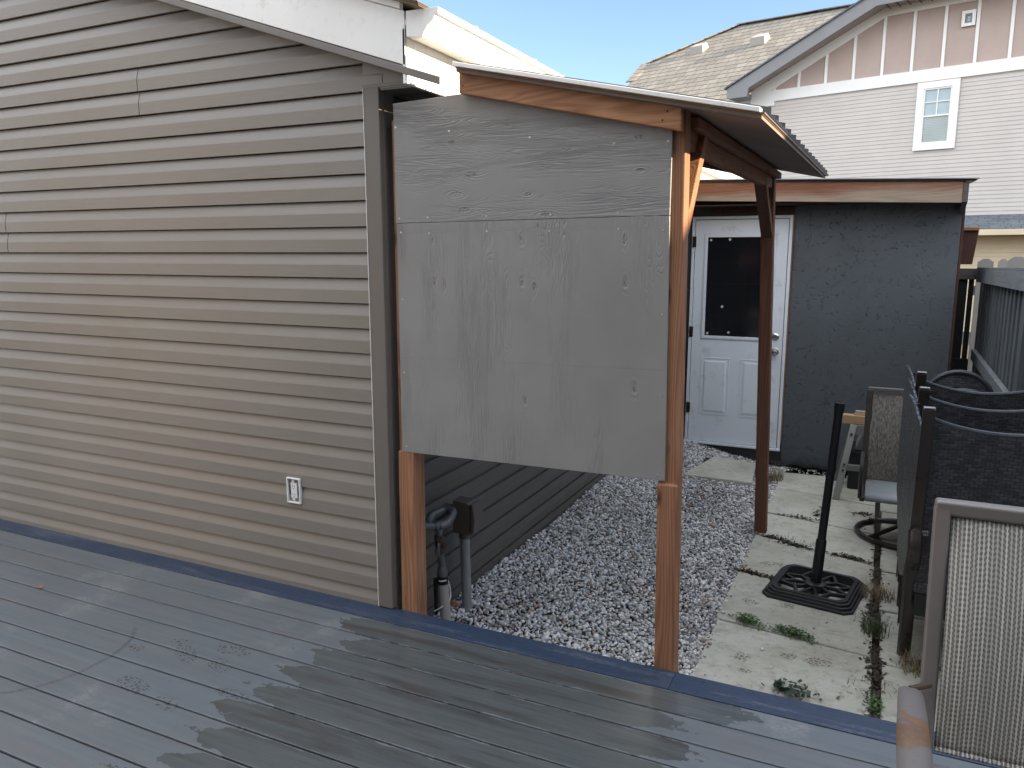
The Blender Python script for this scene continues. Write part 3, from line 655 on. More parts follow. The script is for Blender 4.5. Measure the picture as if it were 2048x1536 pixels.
# ------------------------------------------------------------------ outlet on the wall
ot = thing('electrical_outlet', (-2.436, YW - .02, 0.49), 'white recessed double power outlet low on the taupe siding', 'power outlet')
ox, oz, oy = -2.436, 0.49, YW - 0.017
MB().box(ox - .040, ox - .033, oy - .012, oy + .006, oz - .062, oz + .062).box(ox + .033, ox + .040, oy - .012, oy + .006, oz - .062, oz + .062).box(ox - .033, ox + .033, oy - .012, oy + .006, oz + .055, oz + .062).box(ox - .033, ox + .033, oy - .012, oy + .006, oz - .062, oz - .055).build('cover_frame', 'white_plastic', ot, bevel=0.002)
MB().box(ox - .033, ox + .033, oy + .0005, oy + .004, oz - .055, oz + .055).build('back_box', 'tape', ot)
rc = MB().box(ox - .018, ox + .018, oy - .007, oy, oz - .036, oz + .036).box(ox - .014, ox + .002, oy - .004, oy, oz + .037, oz + .05).box(ox - .014, ox + .002, oy - .004, oy, oz - .05, oz - .037).build('receptacle', 'white_plastic', ot, bevel=0.001)
sl_ = MB()
for c in (0.02, -0.02):
    sl_.box(ox - .008, ox - .006, oy - .0076, oy - .0068, oz + c - .004, oz + c + .006).box(ox + .005, ox + .007, oy - .0076, oy - .0068, oz + c - .004, oz + c + .006).box(ox - .002, ox + .002, oy - .0076, oy - .0068, oz + c - .012, oz + c - .008)
sl_.build('slot', 'tape', rc)

# ================================================================== LEAN-TO SHELTER
sh_ = thing('lean_to_shelter', (-1.2, 2.9, G), 'reddish stained timber lean-to with sloping roof and grey plywood side, beside the garage', 'shelter')
def post(x0, x1, y0, y1, zt, mt, notch=True):
    if notch: pts = [(x0, y0, -0.46), (x0, y0, 0.742), (x0, y0 + .0125, 0.742), (x0, y0 + .0125, zt), (x0, y1, zt), (x0, y1, -0.46)]
    else: pts = [(x0, y0, -0.46), (x0, y0, zt), (x0, y1, zt), (x0, y1, -0.46)]
    return MB().prism(pts, (x1 - x0, 0, 0)).build('post', mt, sh_, bevel=0.006, seg=3)
post(-1.862, -1.779, YW + .001, YW + .088, 2.135, 'wood_z')
pf_ = post(-0.694, -0.617, YW + .001, YW + .088, 2.10, 'wood_z')
for v in pf_.data.vertices: v.co.x -= 0.014 * (v.co.z - 0.4)
pr_ = post(-0.695, -0.613, 5.60, 5.688, 2.14, 'wood_rear_shaded', False)
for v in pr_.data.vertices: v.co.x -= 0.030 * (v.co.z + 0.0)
YP = YW - 0.0005
upn = MB().prism([(-1.842, YP, 1.7205), (-0.690, YP, 1.7305), (-0.690, YP, 2.03), (-1.50, YP, 2.21), (-1.842, YP, 2.197)], (0, 0.013, 0)).build('upper_panel', 'ply_up', sh_, bevel=0.001)
lpn = MB().prism([(-1.838, YP, 0.741), (-0.676, YP, 0.756), (-0.690, YP, 1.7285), (-1.838, YP, 1.7185)], (0, 0.013, 0)).build('lower_panel', 'ply_low', sh_, bevel=0.001)
scr = [(-1.832, 2.103), (-1.582, 2.073), (-1.233, 2.028), (-0.901, 1.987), (-0.704, 1.984), (-0.703, 1.75), (-0.88, 1.742), (-1.146, 1.742), (-1.418, 1.741), (-1.687, 1.741), (-1.824, 1.739)]
scr2 = [(-1.818, 1.682), (-1.682, 1.677), (-1.417, 1.683), (-1.15, 1.681), (-0.878, 1.684), (-0.712, 1.679), (-1.817, 1.405), (-0.706, 1.378), (-1.818, 1.093), (-1.814, 0.767), (-0.703, 1.078), (-0.701, 0.777)]
for lst, par in ((scr, upn), (scr2, lpn)):
    for x, z in lst:
        rr = MB().tube([(x, YP - .0012, z), (x, YP + .001, z)], 0.0042, 10)
        rr.build('screw', 'screw', par)
        MB().tube([(x, YP - .0017, z), (x, YP + .001, z)], 0.0018, 8).build('screw_recess', 'tape', par) if False else None
# rafters (the front one shows)
def rafter(y0, y1, xl=-1.514, xr=-0.650, dz=0.0, m='wood_x_lit'):
    return MB().prism([(xl, y0, 2.203 + dz), (xr, y0, 2.009 + dz), (xr, y0, 2.089 + dz), (xl, y0, 2.297 + dz)], (0, y1 - y0, 0)).build('rafter', m, sh_, bevel=0.005, seg=3)
rf0 = rafter(2.738, 2.776)
for x, z in ((-1.492, 2.272), (-1.497, 2.229), (-0.70, 2.077), (-0.716, 2.049)):
    MB().tube([(x, 2.7372, z), (x, 2.74, z)], 0.0035, 8).build('screw', 'tape', rf0)
RISE = 0.022
for yy in (3.55, 4.35, 5.15): rafter(yy, yy + .038, xr=-0.705, dz=RISE * (yy - 2.7) - .004, m='wood_y_shaded')
rafter(5.60, 5.638, xr=-0.702, dz=RISE * 2.9, m='wood_y_shaded')
# beam along the outer posts
def sloped(x0, x1, y0, y1, z0, z1, rise=RISE):
    dz = rise * (y1 - y0)
    sx = -0.014 * (y1 - y0)
    return MB().add([(x0, y0, z0), (x1, y0, z0), (x1, y0, z1), (x0, y0, z1), (x0 + sx, y1, z0 + dz), (x1 + sx, y1, z0 + dz), (x1 + sx, y1, z1 + dz), (x0 + sx, y1, z1 + dz)], [(0, 1, 2, 3), (7, 6, 5, 4), (0, 4, 5, 1), (1, 5, 6, 2), (2, 6, 7, 3), (3, 7, 4, 0)])
sloped(-0.700, -0.662, 2.868, 5.74, 1.965, 2.078).build('beam', 'wood_y_shaded', sh_, bevel=0.004)
sloped(-0.655, -0.619, 2.870, 5.74, 2.034, 2.074).build('beam_cap', 'wood_y_shaded', sh_, bevel=0.004)
# knee braces
def brace(y0, z0, y1, z1, t, mt):
    a = Vector((-0.692, y0, z0)); b = Vector((-0.692, y1, z1)); d = (b - a).normalized(); nrm = Vector((0, -d.z, d.y)) * t
    s = 1 if y1 > y0 else -1
    nrm = nrm * s
    return MB().prism([a, b, b + nrm, Vector((-0.692, a.y, a.z + t / abs(d.y) * abs(1)))], (0.074, 0, 0)).build('brace', mt, sh_, bevel=0.004)
b1_ = brace(2.867, 1.66, 3.16, 2.045, 0.052, 'wood_z')
for v in b1_.data.vertices: v.co.x -= 0.022
b2_ = brace(5.598, 1.70, 5.17, 2.08, 0.060, 'wood_rear_shaded')
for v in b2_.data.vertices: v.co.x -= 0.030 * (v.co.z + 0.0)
# roof deck, metal sheet, ribs, front flashing
def rz(x, y): return 2.058 + (-0.378 - x) * 0.2206 + RISE * (y - 2.66)
def roofsheet(x0, x1, y0, y1, d0, d1):
    c = [(x0, y0), (x1, y0), (x1, y1), (x0, y1)]
    mb = MB(); return mb.add([(x, y, rz(x, y) + d0 - .034) for x, y in c] + [(x, y, rz(x, y) + d1 - .034) for x, y in c], [(0, 3, 2, 1), (4, 5, 6, 7), (0, 1, 5, 4), (1, 2, 6, 5), (2, 3, 7, 6), (3, 0, 4, 7)])
roofsheet(-1.505, -0.382, 2.702, 5.78, 0.0, 0.012).build('roof_deck', 'ply_under', sh_)
roofsheet(-1.505, -0.378, 2.698, 5.78, 0.0125, 0.0165).build('roof_edge_strip', 'wood_x_lit', sh_)
roofsheet(-1.512, -0.372, 2.694, 5.80, 0.017, 0.021).build('metal_roofing', 'roofmetal', sh_)
roofsheet(-1.69, -1.5125, 3.35, 5.80, 0.005, 0.019).build('sun_gap_strip', 'roofmetal', sh_)  # added strip that blocks a slit of sun between roofing and gutter
rs = MB()
for q in range(15):
    yy = 2.80 + q * 0.205
    for (dy, h) in ((0, .030), (.045, .010), (.09, .012), (.135, .009), (.17, .011)):
        w = 0.0035
        c = [(-1.512, yy + dy), (-0.366, yy + dy), (-0.366, yy + dy + w * 2), (-1.512, yy + dy + w * 2)]
        rs.add([(x, y, rz(x, y) - .034 + .0212) for x, y in c] + [(x, y, rz(x, y) - .034 + .021 + h) for x, y in c], [(0, 3, 2, 1), (4, 5, 6, 7), (0, 1, 5, 4), (1, 2, 6, 5), (2, 3, 7, 6), (3, 0, 4, 7)])
rs.build('roofing_ribs', 'rib', sh_)
roofsheet(-1.51, -0.385, 2.682, 2.73, 0.0175, 0.0335).build('flashing', 'white', sh_, bevel=0.002)

# ================================================================== SHED
shd = thing('garden_shed', (-0.6, 7.6, G), 'dark grey board shed with white door and timber fascia at the end of the yard', 'shed')
YS = 7.6
MB().box(-0.735, 0.585, YS - 0.011, YS, -0.375, 2.10).build('wall_panel', 'osb', shd, bevel=0.002)
MB().box(-1.88, -1.664, YS - 0.009, YS, -0.30, 2.10).build('wall_panel', 'dark_paint', shd, bevel=0.002)
MB().box(-1.664, -0.737, YS - 0.007, YS, 1.945, 2.10).build('wall_panel', 'dark_paint', shd, bevel=0.002)
MB().box(-1.88, -0.737, YS - 0.016, YS - .0095, -0.395, -0.265).build('base_board', 'dark_paint', shd, bevel=0.002)
MB().box(-1.50, -0.745, YS - 0.03, YS - .0075, 1.962, 2.002).build('header_board', 'dark_wood', shd, bevel=0.002)
MB().box(-0.747, -0.7365, YS - 0.03, YS - 0.0, -0.2, 1.94).build('door_jamb', 'wood_z', shd)
MB().box(0.587, 0.606, YS - 0.012, YS + 0.02, -0.40, 1.99).build('corner_board', 'dark_wood', shd, bevel=0.002)
MB().box(-1.88, 0.585, YS + .0005, 9.6, -0.42, 2.09).build('shed_body', 'dark_paint', shd)
def fz(x, base): return base - 0.033 * (x + 1.5)
fs = MB().prism([(-1.9, 7.33, fz(-1.9, 2.062)), (0.552, 7.33, fz(0.552, 2.062)), (0.552, 7.33, fz(0.552, 2.232)), (-1.9, 7.33, fz(-1.9, 2.232))], (0, 0.038, 0)).build('fascia', 'fascia_wood', shd, bevel=0.004)
MB().box(-1.88, 0.552, 7.369, 7.59, 2.02, 2.03).build('soffit', 'dark_wood', shd)
MB().prism([(0.554, 7.33, 2.0), (0.554, 7.33, 2.155), (0.554, 9.6, 2.185), (0.554, 9.6, 1.90), (0.554, 7.62, 1.905)], (0.04, 0, 0)).build('side_fascia', 'old_wood', shd, bevel=0.004)
rr = MB()
def shed_roof(z0, z1, x1, y0):
    c = [(-1.9, y0), (x1, y0), (x1, 9.7), (-1.9, 9.7)]
    f = lambda x, y, d: fz(x, 2.234) + 0.035 * (y - y0) + d
    return MB().add([(x, y, f(x, y, z0)) for x, y in c] + [(x, y, f(x, y, z1)) for x, y in c], [(0, 3, 2, 1), (4, 5, 6, 7), (0, 1, 5, 4), (1, 2, 6, 5), (2, 3, 7, 6), (3, 0, 4, 7)])
shed_roof(0.0, 0.014, 0.640, 7.315).build('drip_edge', 'black', shd)
shed_roof(0.0145, 0.022, 0.660, 7.30).build('metal_roofing', 'roofmetal', shd)
MB().prism([(0.66, 8.45, 1.49), (0.77, 8.45, 1.49), (0.80, 8.45, 1.80), (0.66, 8.45, 1.80)], (0, 0.09, 0)).build('side_bracket', 'dark_wood', shd, bevel=0.004)
MB().box(0.607, 0.80, 8.42, 8.56, 1.802, 1.83).build('side_bracket', 'wood_x_lit', shd, bevel=0.003)

# door
dr = MB().box(-1.655, -1.628, YS - 0.035, YS - 0.01, -0.245, 1.935).box(-0.775, -0.748, YS - 0.035, YS - 0.01, -0.245, 1.935).box(-1.628, -0.775, YS - 0.035, YS - .01, 1.908, 1.935).build('door_frame', 'door', shd, bevel=0.003)
MB().box(-1.66, -0.745, YS - 0.06, YS - 0.0165, -0.262, -0.243).build('threshold', 'door', shd, bevel=0.002)
yd = YS - 0.030
dv = []; GX0, GX1, GZ0, GZ1 = -1.515, -0.895, 0.795, 1.755
def ringbox(mb, x0, x1, z0, z1, w, y0, y1):
    return mb.box(x0, x0 + w, y0, y1, z0, z1).box(x1 - w, x1, y0, y1, z0, z1).box(x0 + w, x1 - w, y0, y1, z1 - w, z1).box(x0 + w, x1 - w, y0, y1, z0, z0 + w)
dd = MB()
X0, X1, ZA, ZB = -1.622, -0.781, -0.238, 1.902
dd.box(X0, GX0, yd, yd + .018, ZA, ZB).box(GX1, X1, yd, yd + .018, ZA, ZB).box(GX0, GX1, yd, yd + .018, GZ1, ZB).box(GX0, GX1, yd, yd + .018, ZA, GZ0)
door = dd.build('door', 'door', shd)
fr = MB(); ringbox(fr, GX0 - .022, GX1 + .022, GZ0 - .022, GZ1 + .022, 0.008, yd - .006, yd - .0005); ringbox(fr, GX0 - .012, GX1 + .012, GZ0 - .012, GZ1 + .012, 0.026, yd - .011, yd - .0006)
fr.build('window_frame', 'door', door, bevel=0.002)
MB().box(GX0 - .001, GX1 + .001, yd + .006, yd + .010, GZ0 - .001, GZ1 + .001).build('window_glass', 'glass', door)
MB().box(GX0 + .05, GX1 - .03, yd + .0045, yd + .0058, 1.3055, 1.3085).build('film_seam', 'black', door)
for (x, z) in ((-1.475, 1.715), (-1.30, 1.72), (-1.345, 1.09), (-1.475, .83), (-1.275, .845), (-1.0, 1.72)):
    MB().prism([(x - .014, yd + .002, z), (x, yd + .002, z - .014), (x + .014, yd + .002, z), (x, yd + .002, z + .014)], (0, .0035, 0)).build('glass_clip', 'tab', door)
for (a, b) in ((-1.522, -1.250), (-1.148, -0.876)):
    pm = MB(); ringbox(pm, a, b, 0.035, 0.595, .010, yd - .004, yd - .0005); ringbox(pm, a + .016, b - .016, 0.051, 0.579, .006, yd - .003, yd - .0005)
    a2, b2 = a + .042, b - .042; z1, z2 = .077, .553
    pm.add([(a2 - .02, yd - .0006, z1 - .02), (b2 + .02, yd - .0006, z1 - .02), (b2 + .02, yd - .0006, z2 + .02), (a2 - .02, yd - .0006, z2 + .02), (a2, yd - .007, z1), (b2, yd - .007, z1), (b2, yd - .007, z2), (a2, yd - .007, z2)],
           [(0, 1, 5, 4), (1, 2, 6, 5), (2, 3, 7, 6), (3, 0, 4, 7), (4, 5, 6, 7)])
    pm.build('door_panel', 'door', door, bevel=0.0012)
def lathe(c, prof, name, mt, par, seg=24):
    """prof = (distance towards the camera (-Y), radius)"""
    mb = MB(); pts = [(c[0], c[1] - d, c[2]) for d, r in prof]; mb.tube(pts, [r for d, r in prof], seg, up=(0, 0, 1)); return mb.build(name, mt, par, smooth=True)
lathe((-0.842, yd, 0.682), [(0, .036), (.006, .036), (.009, .030), (.012, .014), (.03, .014), (.036, .024), (.048, .030), (.06, .026), (.066, .012)], 'door_knob', 'steel', door)
lathe((-0.844, yd, 0.826), [(0, .034), (.008, .034), (.014, .028), (.018, .020), (.020, .0195)], 'deadbolt', 'steel', door)
for z in (1.70, 0.84, 0.09):
    MB().box(-1.640, -1.612, yd - .008, yd - .0055, z - .05, z + .05).tube([(-1.640, yd - .010, z - .052), (-1.640, yd - .010, z + .052)], .008, 8).build('hinge', 'blackmetal', door)

# ================================================================== FENCES
fn = thing('side_fence', (0.85, 6.5, G), 'tall grey board fence running along the right side of the yard', 'fence')
bdz = MB()
q = 0; yy = 3.0
while yy < 8.6:
    bdz.box(0.862 + (q % 2) * 0.018, 0.880 + (q % 2) * 0.018, yy, yy + 0.088, -0.42, 1.43 + 0.012 * (8.4 - yy)); yy += 0.094; q += 1
bdz.build('fence_boards', 'fence', fn, bevel=0.002)
def yrail(x0, x1, y0, y1, za0, za1, zb0, zb1): return MB().add([(x0, y0, za0), (x1, y0, za0), (x1, y0, za1), (x0, y0, za1), (x0, y1, zb0), (x1, y1, zb0), (x1, y1, zb1), (x0, y1, zb1)], [(0, 1, 2, 3), (7, 6, 5, 4), (0, 4, 5, 1), (1, 5, 6, 2), (2, 6, 7, 3), (3, 7, 4, 0)])
yrail(0.800, 0.838, 2.9, 8.30, 1.395, 1.535, 1.335, 1.447).build('top_rail', 'fence_rail', fn, bevel=0.003)
yrail(0.800, 0.902, 2.9, 8.30, 1.536, 1.56, 1.448, 1.466).build('cap_rail', 'fence_rail', fn, bevel=0.003)
yrail(0.815, 0.855, 2.9, 8.30, 0.50, 0.59, 0.62, 0.715).build('mid_rail', 'fence_rail', fn, bevel=0.003)
MB().box(0.80, 0.89, 5.52, 5.61, -0.42, 1.38).build('fence_post', 'fence', fn, bevel=0.003)
bf = thing('corner_fence', (0.68, 8.35, G), 'short dark fence section closing the gap between shed corner and side fence', 'fence')
MB().box(0.640, 0.738, 8.34, 8.36, -0.42, 1.38).build('fence_board', 'fence_dark', bf)
MB().box(0.748, 0.79, 8.34, 8.36, -0.42, 1.38).build('fence_board', 'fence_dark', bf)
MB().box(0.612, 0.80, 8.30, 8.335, 1.355, 1.455).build('top_rail', 'old_wood', bf, bevel=0.003)
MB().box(0.612, 0.80, 8.30, 8.335, 0.50, 0.62).build('mid_rail', 'fence_dark', bf, bevel=0.003)
pk = thing('picket_fence', (1.2, 9.6, G), 'pale weathered picket fence tips showing beyond the side fence', 'fence')
for x, w, h, y_ in ((0.925, .145, 1.535, 9.6), (1.225, .10, 1.53, 10.6), (1.20, .16, 1.56, 9.6), (1.42, .145, 1.55, 9.6), (1.64, .145, 1.55, 9.6)) + tuple((1.86 + .22 * i_, .145, 1.54 + .01 * (i_ % 3), 9.6) for i_ in range(24)):
    MB().prism([(x, y_, -.45), (x + w, y_, -.45), (x + w, y_, h - .035), (x + w * .68, y_, h), (x + w * .32, y_, h), (x, y_, h - .035)], (0, .03, 0)).build('picket', 'picket', pk, bevel=0.002)
MB().box(0.9, 7.2, 9.635, 9.67, 0.1, 0.2).build('fence_rail', 'picket', pk)
MB().box(0.9, 7.2, 9.635, 9.67, 1.15, 1.25).build('fence_rail', 'picket', pk)

# ================================================================== FAR HOUSE
hd = Vector((0.964, -0.264, 0)).normalized(); hb = Vector((-hd.y, hd.x, 0)); HP0 = Vector((0, 14.5, 0))
HK = 1.75           # plan units to metres
hs = thing('neighbour_house', (0, 14.5 * HK, 0), 'large house with grey siding, pink battened gable and white trim behind the shed', 'house')
hs.rotation_euler = (0, 0, math.atan2(hd.y, hd.x))
class HB(MB):
    """coordinates are (along the wall, behind the wall, height), local to the rotated house"""
    def build(s, name, m, parent=None, **kw):
        off = Vector(hs.location); s.v = [(HK * v[0] + off.x, HK * v[1] + off.y, 1.6 + HK * (v[2] - 1.6) + off.z) for v in s.v]; return MB.build(s, name, m, parent, **kw)
EXP = 0.0625
sg = HB(); z = -0.4
while z < 4.24:
    z1 = min(z + EXP, 4.26)
    sg.add([(-2.41, -.002, z), (9, -.002, z), (9, -.009, z + .001), (-2.41, -.009, z + .001), (-2.41, -.002, z1), (9, -.002, z1)], [(0, 3, 2, 1), (3, 2, 5, 4), (0, 4, 3)][0:2]); z += EXP
sg.build('siding', 'house_siding', hs)
HB().prism([(-2.41, 0, -.4), (9, 0, -.4), (9, 0, 5.5), (-0.2, 0, 5.5), (-2.41, 0, 4.5)], (0, 6, 0)).build('wall', 'house_pink', hs)
HB().box(-2.42, 9, -.035, -.0005, 4.245, 4.43).box(-2.42, -1.98, -.036, -.0005, 4.17, 4.245).build('belly_band', 'house_white', hs, bevel=0.004)
for s in (-1.99, -1.565, -1.11, -0.66, -0.215, 0.225, 0.665, 1.105, 1.555, 2.0, 2.45, 2.9, 3.35, 3.8):
    top = min(5.44, 4.50 + (s + 2.2) * 0.435)
    HB().box(s - .022, s + .022, -.022, -.0005, 4.431, top).build('batten', 'house_white', hs)
HB().prism([(-2.42, -.03, 4.36), (-2.2, -.03, 4.36), (-0.20, -.03, 5.33), (5, -.03, 5.33), (5, -.03, 5.46), (-0.24, -.03, 5.46), (-2.42, -.03, 4.48)], (0, .028, 0)).build('rake_trim', 'house_white', hs)
# soffit + grey fascia, clipped gable
HB().add([(-2.65, -.45, 4.33), (-0.24, -.45, 5.44), (5, -.45, 5.44), (5, 0, 5.46), (-0.24, 0, 5.46), (-2.65, 0, 4.36)], [(0, 1, 4, 5), (1, 2, 3, 4)]).build('soffit', 'house_soffit', hs)
gr = HB()
for q in range(26):
    s = -2.55 + q * 0.15
    if s < -0.3: zz = 4.36 + (s + 2.65) * 0.4606; gr.box(s, s + .012, -.44, -.01, zz - .006, zz + .002)
    else: gr.box(s, s + .012, -.44, -.01, 5.432, 5.438)
gr.build('soffit_groove', 'dark_void', hs)
HB().prism([(-2.68, -.47, 4.30), (-2.30, -.47, 4.30), (-2.28, -.47, 4.44), (-0.23, -.47, 5.40), (5, -.47, 5.40), (5, -.47, 5.56), (-0.36, -.47, 5.56), (-2.68, -.47, 4.475)], (0, .03, 0)).build('fascia', 'house_grey', hs)
HB().box(-2.66, -2.42, -.438, -.04, 4.30, 4.33).box(-2.44, -2.40, -.44, -.04, 4.33, 4.40).build('eave_return', 'house_grey', hs)
HB().add([(-2.70, -.49, 4.48), (-0.34, -.49, 5.575), (-0.34, 6, 8.0), (-2.70, 6, 4.48)], [(0, 1, 2, 3)][0:0] + [(0, 1, 2)][0:0]) 
# gable roof surface (thin slab following the rake)
HB().prism([(-2.72, -.50, 4.465), (-0.35, -.50, 5.562), (5, -.50, 5.562), (5, -.50, 5.585), (-0.36, -.50, 5.585), (-2.72, -.50, 4.49)], (0, .62, 0)).build('gable_roof', 'shingle_blue', hs)
# main roof behind
mr = HB(); m_ = 0.6
def mz(o): return 4.4 + m_ * (o - 0.5)
P_ = [(-5.85, 0.5), (-2.0, 0.5), (3.5, 0.5), (3.5, 4.75), (-2.1, 4.75), (-5.05, 4.97), (-6.73, 3.42), (-6.53, 2.42)]
mr.add([(s, o, mz(o)) for s, o in P_], [tuple(range(len(P_)))])
mr.add([(s, o, mz(o) - .05) for s, o in P_], [tuple(range(len(P_)))[::-1]])
mr.build('main_roof', 'shingle_far', hs)
HB().prism([(-6.7, 3.4, 3.0), (-6.5, 2.4, 3.0), (-5.8, .6, 3.0), (3.5, .6, 3.0), (3.5, 4.6, 3.0), (-5, 4.8, 3)], (0, 0, 1.3)).build('main_wall', 'house_siding', hs)
HB().box(-5.9, -2.45, .36, .48, 4.28, 4.40).build('gutter', 'house_grey', hs)
cp = HB()
for a, b in (((-2.1, 4.75), (-5.05, 4.97)), ((-5.05, 4.97), (-6.73, 3.42)), ((-6.73, 3.42), (-6.53, 2.42))):
    cp.bar((a[0], a[1], mz(a[1]) + .012), (b[0], b[1], mz(b[1]) + .012), .22, .02)
cp.build('ridge_cap', 'shingle_far', hs)
for (s, o) in ((-5.42, 3.66), (-3.86, 3.52)):
    v = HB(); h = .17
    v.add([(s - .17, o - .14, mz(o - .14)), (s + .17, o - .14, mz(o - .14)), (s + .17, o + .16, mz(o + .16)), (s - .17, o + .16, mz(o + .16)), (s - .17, o - .17, mz(o - .14) + h), (s + .17, o - .17, mz(o - .14) + h), (s + .14, o + .10, mz(o + .13) + h * .75), (s - .14, o + .10, mz(o + .13) + h * .75)], [(0, 3, 2, 1), (4, 5, 6, 7), (0, 1, 5, 4), (1, 2, 6, 5), (2, 3, 7, 6), (3, 0, 4, 7)])
    v.box(s - .22, s + .22, o - .2, o + .2, mz(o) - .02, mz(o) + .0) if False else None
    v.build('roof_vent', 'picket', hs, bevel=0.01)
# window
def hwin(s0, s1, z0, z1, w, name='window'):
    f = HB(); ringbox(f, s0, s1, z0, z1, w, -.045, -.0185)
    fo = f.build(name, 'house_white', hs, bevel=0.004)
    a, b, c, d = s0 + w, s1 - w, z0 + w, z1 - w
    HB().box(a, b, -.012, -.008, c, d).build('window_glass', 'houseglass', hs).parent = fo
    g = HB(); ringbox(g, a, b, c, d, .022, -.034, -.019)
    return fo, g, (a, b, c, d)
fo, g, (a, b, c, d) = hwin(0.345, 0.945, 3.20, 4.235, 0.10)
hm = (c + d) / 2
g.box(a + .02, b - .02, -.032, -.0125, hm - .012, hm + .012).box((a + b) / 2 - .008, (a + b) / 2 + .008, -.030, -.0125, hm + .012, d - .02).box(a + .02, b - .02, -.029, -.0125, (hm + d) / 2 - .007, (hm + d) / 2 + .007)
g.build('window_sash', 'house_white', fo)
bl = HB()
for q in range(17): bl.box(a + .023, b - .023, -.016, -.0125, c + .03 + q * .0245, c + .042 + q * .0245)
bl.build('window_blind', 'blind', fo)
fo, g, r4 = hwin(0.885, 1.07, 4.975, 5.20, 0.045, 'gable_vent')
g.build('vent_slats', 'house_grey', fo)
# porch roof
HB().add([(0.7, -1.0, 1.935), (9, -1.0, 1.935), (9, -.02, 2.17), (0.7, -.02, 2.17), (0.7, -1.0, 1.90), (9, -1.0, 1.90), (9, -.02, 2.1), (0.7, -.02, 2.1)], [(0, 1, 2, 3), (7, 6, 5, 4), (0, 4, 5, 1), (0, 3, 7, 4)]).build('porch_roof', 'shingle_blue', hs)
HB().box(0.7, 9, -1.03, -1.002, 1.845, 1.925).build('porch_fascia', 'house_cream', hs, bevel=0.004)
pw = HB(); z = -0.4
while z < 1.82:
    pw.add([(0.75, -.62, z), (9, -.62, z), (9, -.628, z + .001), (0.75, -.628, z + .001), (0.75, -.62, min(z + EXP, 1.84)), (9, -.62, min(z + EXP, 1.84))], [(0, 3, 2, 1), (3, 2, 5, 4)]); z += EXP
pw.box(0.76, 9, -.619, -.05, -.4, 1.84)
pw.build('porch_wall', 'house_cream', hs)
HB().box(0.7, 9, -1.0, -.64, 1.845, 1.855).build('porch_soffit', 'house_cream', hs)

# neighbour's house on the sunny side, out of the picture: it shades the deck and yard
nb = thing('neighbouring_bungalow', (8, 6, G), 'bungalow out of the picture on the sunny side whose gable shades the deck', 'house')
MB().prism([(7.0, 0.7, -.45), (7.0, 14, -.45), (7.0, 14, 4.83), (7.0, 4.45, 4.83), (7.0, 0.7, 2.72)], (7, 0, 0)).build('wall', 'farwall', nb)
MB().prism([(6.8, -4.5, -.45), (6.8, 0.69, -.45), (6.8, 0.69, 3.2), (6.8, -4.5, 3.2)], (0.2, 0, 0)).build('garden_wall', 'farwall', nb)
# the home the deck belongs to, behind the camera
hm_ = thing('main_home', (0, -3, G), 'home behind the camera that the deck is built against', 'house')
MB().box(-3.2, 7, -8, -2.0, -.45, 7.0).build('wall', 'homewall', hm_)
MB().box(-7.2, -6.0, -8, 1.3, -.45, 3.6).build('bounce_wall', 'bouncewall', hm_)  # added unseen wall that bounces warm sunlight onto the left siding

# ================================================================== PIPES
gs = thing('gas_pipe', (-1.80, 3.1, -.2), 'rusty gas pipe with elbows and shut-off valve rising by the garage wall', 'gas pipe')
px = -1.795
MB().tube([(px + .01, 3.055, -.28), (px, 3.035, 0.05)], .0265, 16).build('sleeve', 'pvc2', gs, smooth=True)
MB().tube([(px, 3.036, 0.035), (px, 3.035, 0.075)], .0285, 16).build('tape_wrap', 'tape', gs, smooth=True)
MB().tube([(px - .03, 3.02, -.12), (px - .03, 3.015, 0.06)], .010, 8).build('tape_wrap', 'tape', gs, smooth=True)
MB().tube([(px, 3.034, 0.07), (px, 3.030, .10), (px, 3.028, .125)], [.026, .025, .018], 16).tube([(px, 3.03, .12), (px, 3.018, .195)], .0165, 14).tube([(px, 3.026, .165), (px, 3.0255, .169)], .0195, 14).build('riser', 'iron', gs, smooth=True)
vl = MB().tube([(px, 3.013, 0.1950), (px, 3.012, 0.2170)], .024, 6).tube([(px, 3.012, 0.2170), (px, 3.009, 0.2600)], .019, 12).tube([(px, 3.009, 0.2600), (px, 3.008, 0.2850)], .024, 6).tube([(px - .02, 3.01, 0.2350), (px + .03, 3.01, 0.2380)], .013, 8).build('valve', 'brass', gs)
MB().bar((px + .008, 2.982, 0.2300), (px + .008, 2.978, 0.1900), .018, .006).tube(bez([(px, 3.0, 0.2450), (px + .01, 2.985, 0.2500), (px + .01, 2.98, 0.2300)], 4), .005, 6).build('valve_handle', 'bluehandle', vl)
elb = MB().tube([(px, 3.008, 0.2850), (px, 3.006, 0.3170)], .016, 12)
elb.tube(bez([(px, 3.006, 0.3100), (px, 3.006, 0.3350), (px + .005, 2.985, 0.3420), (px, 2.96, 0.3430)], 6), .021, 12)
elb.tube([(px, 2.965, 0.3430), (px - .02, 2.90, 0.3600)], .0175, 12)
elb.build('elbow', 'iron', gs, smooth=True)
MB().tube(bez([(px + .01, 3.0, 0.3370), (px + .03, 3.03, 0.3450), (px + .035, 3.075, 0.3750), (px + .01, 3.095, 0.3830), (px - .02, 3.085, 0.3830), (px - .04, 3.04, 0.3770), (px - .045, 3.015, 0.3700), (px - .05, 3.0, 0.3450)], 5), [.021] * 36, 12).build('elbow', 'iron', gs, smooth=True)
MB().tube(bez([(px + .028, 3.02, .06), (px, 3.008, .055), (px - .028, 3.03, .06)], 5), .0035, 6).tube(bez([(px + .026, 3.04, .05), (px + .032, 3.05, .0), (px + .03, 3.045, -.05), (px + .0, 3.01, -.08), (px - .03, 3.0, -.10)], 6), .003, 6).build('tie_wire', 'white_plastic', gs, smooth=True)

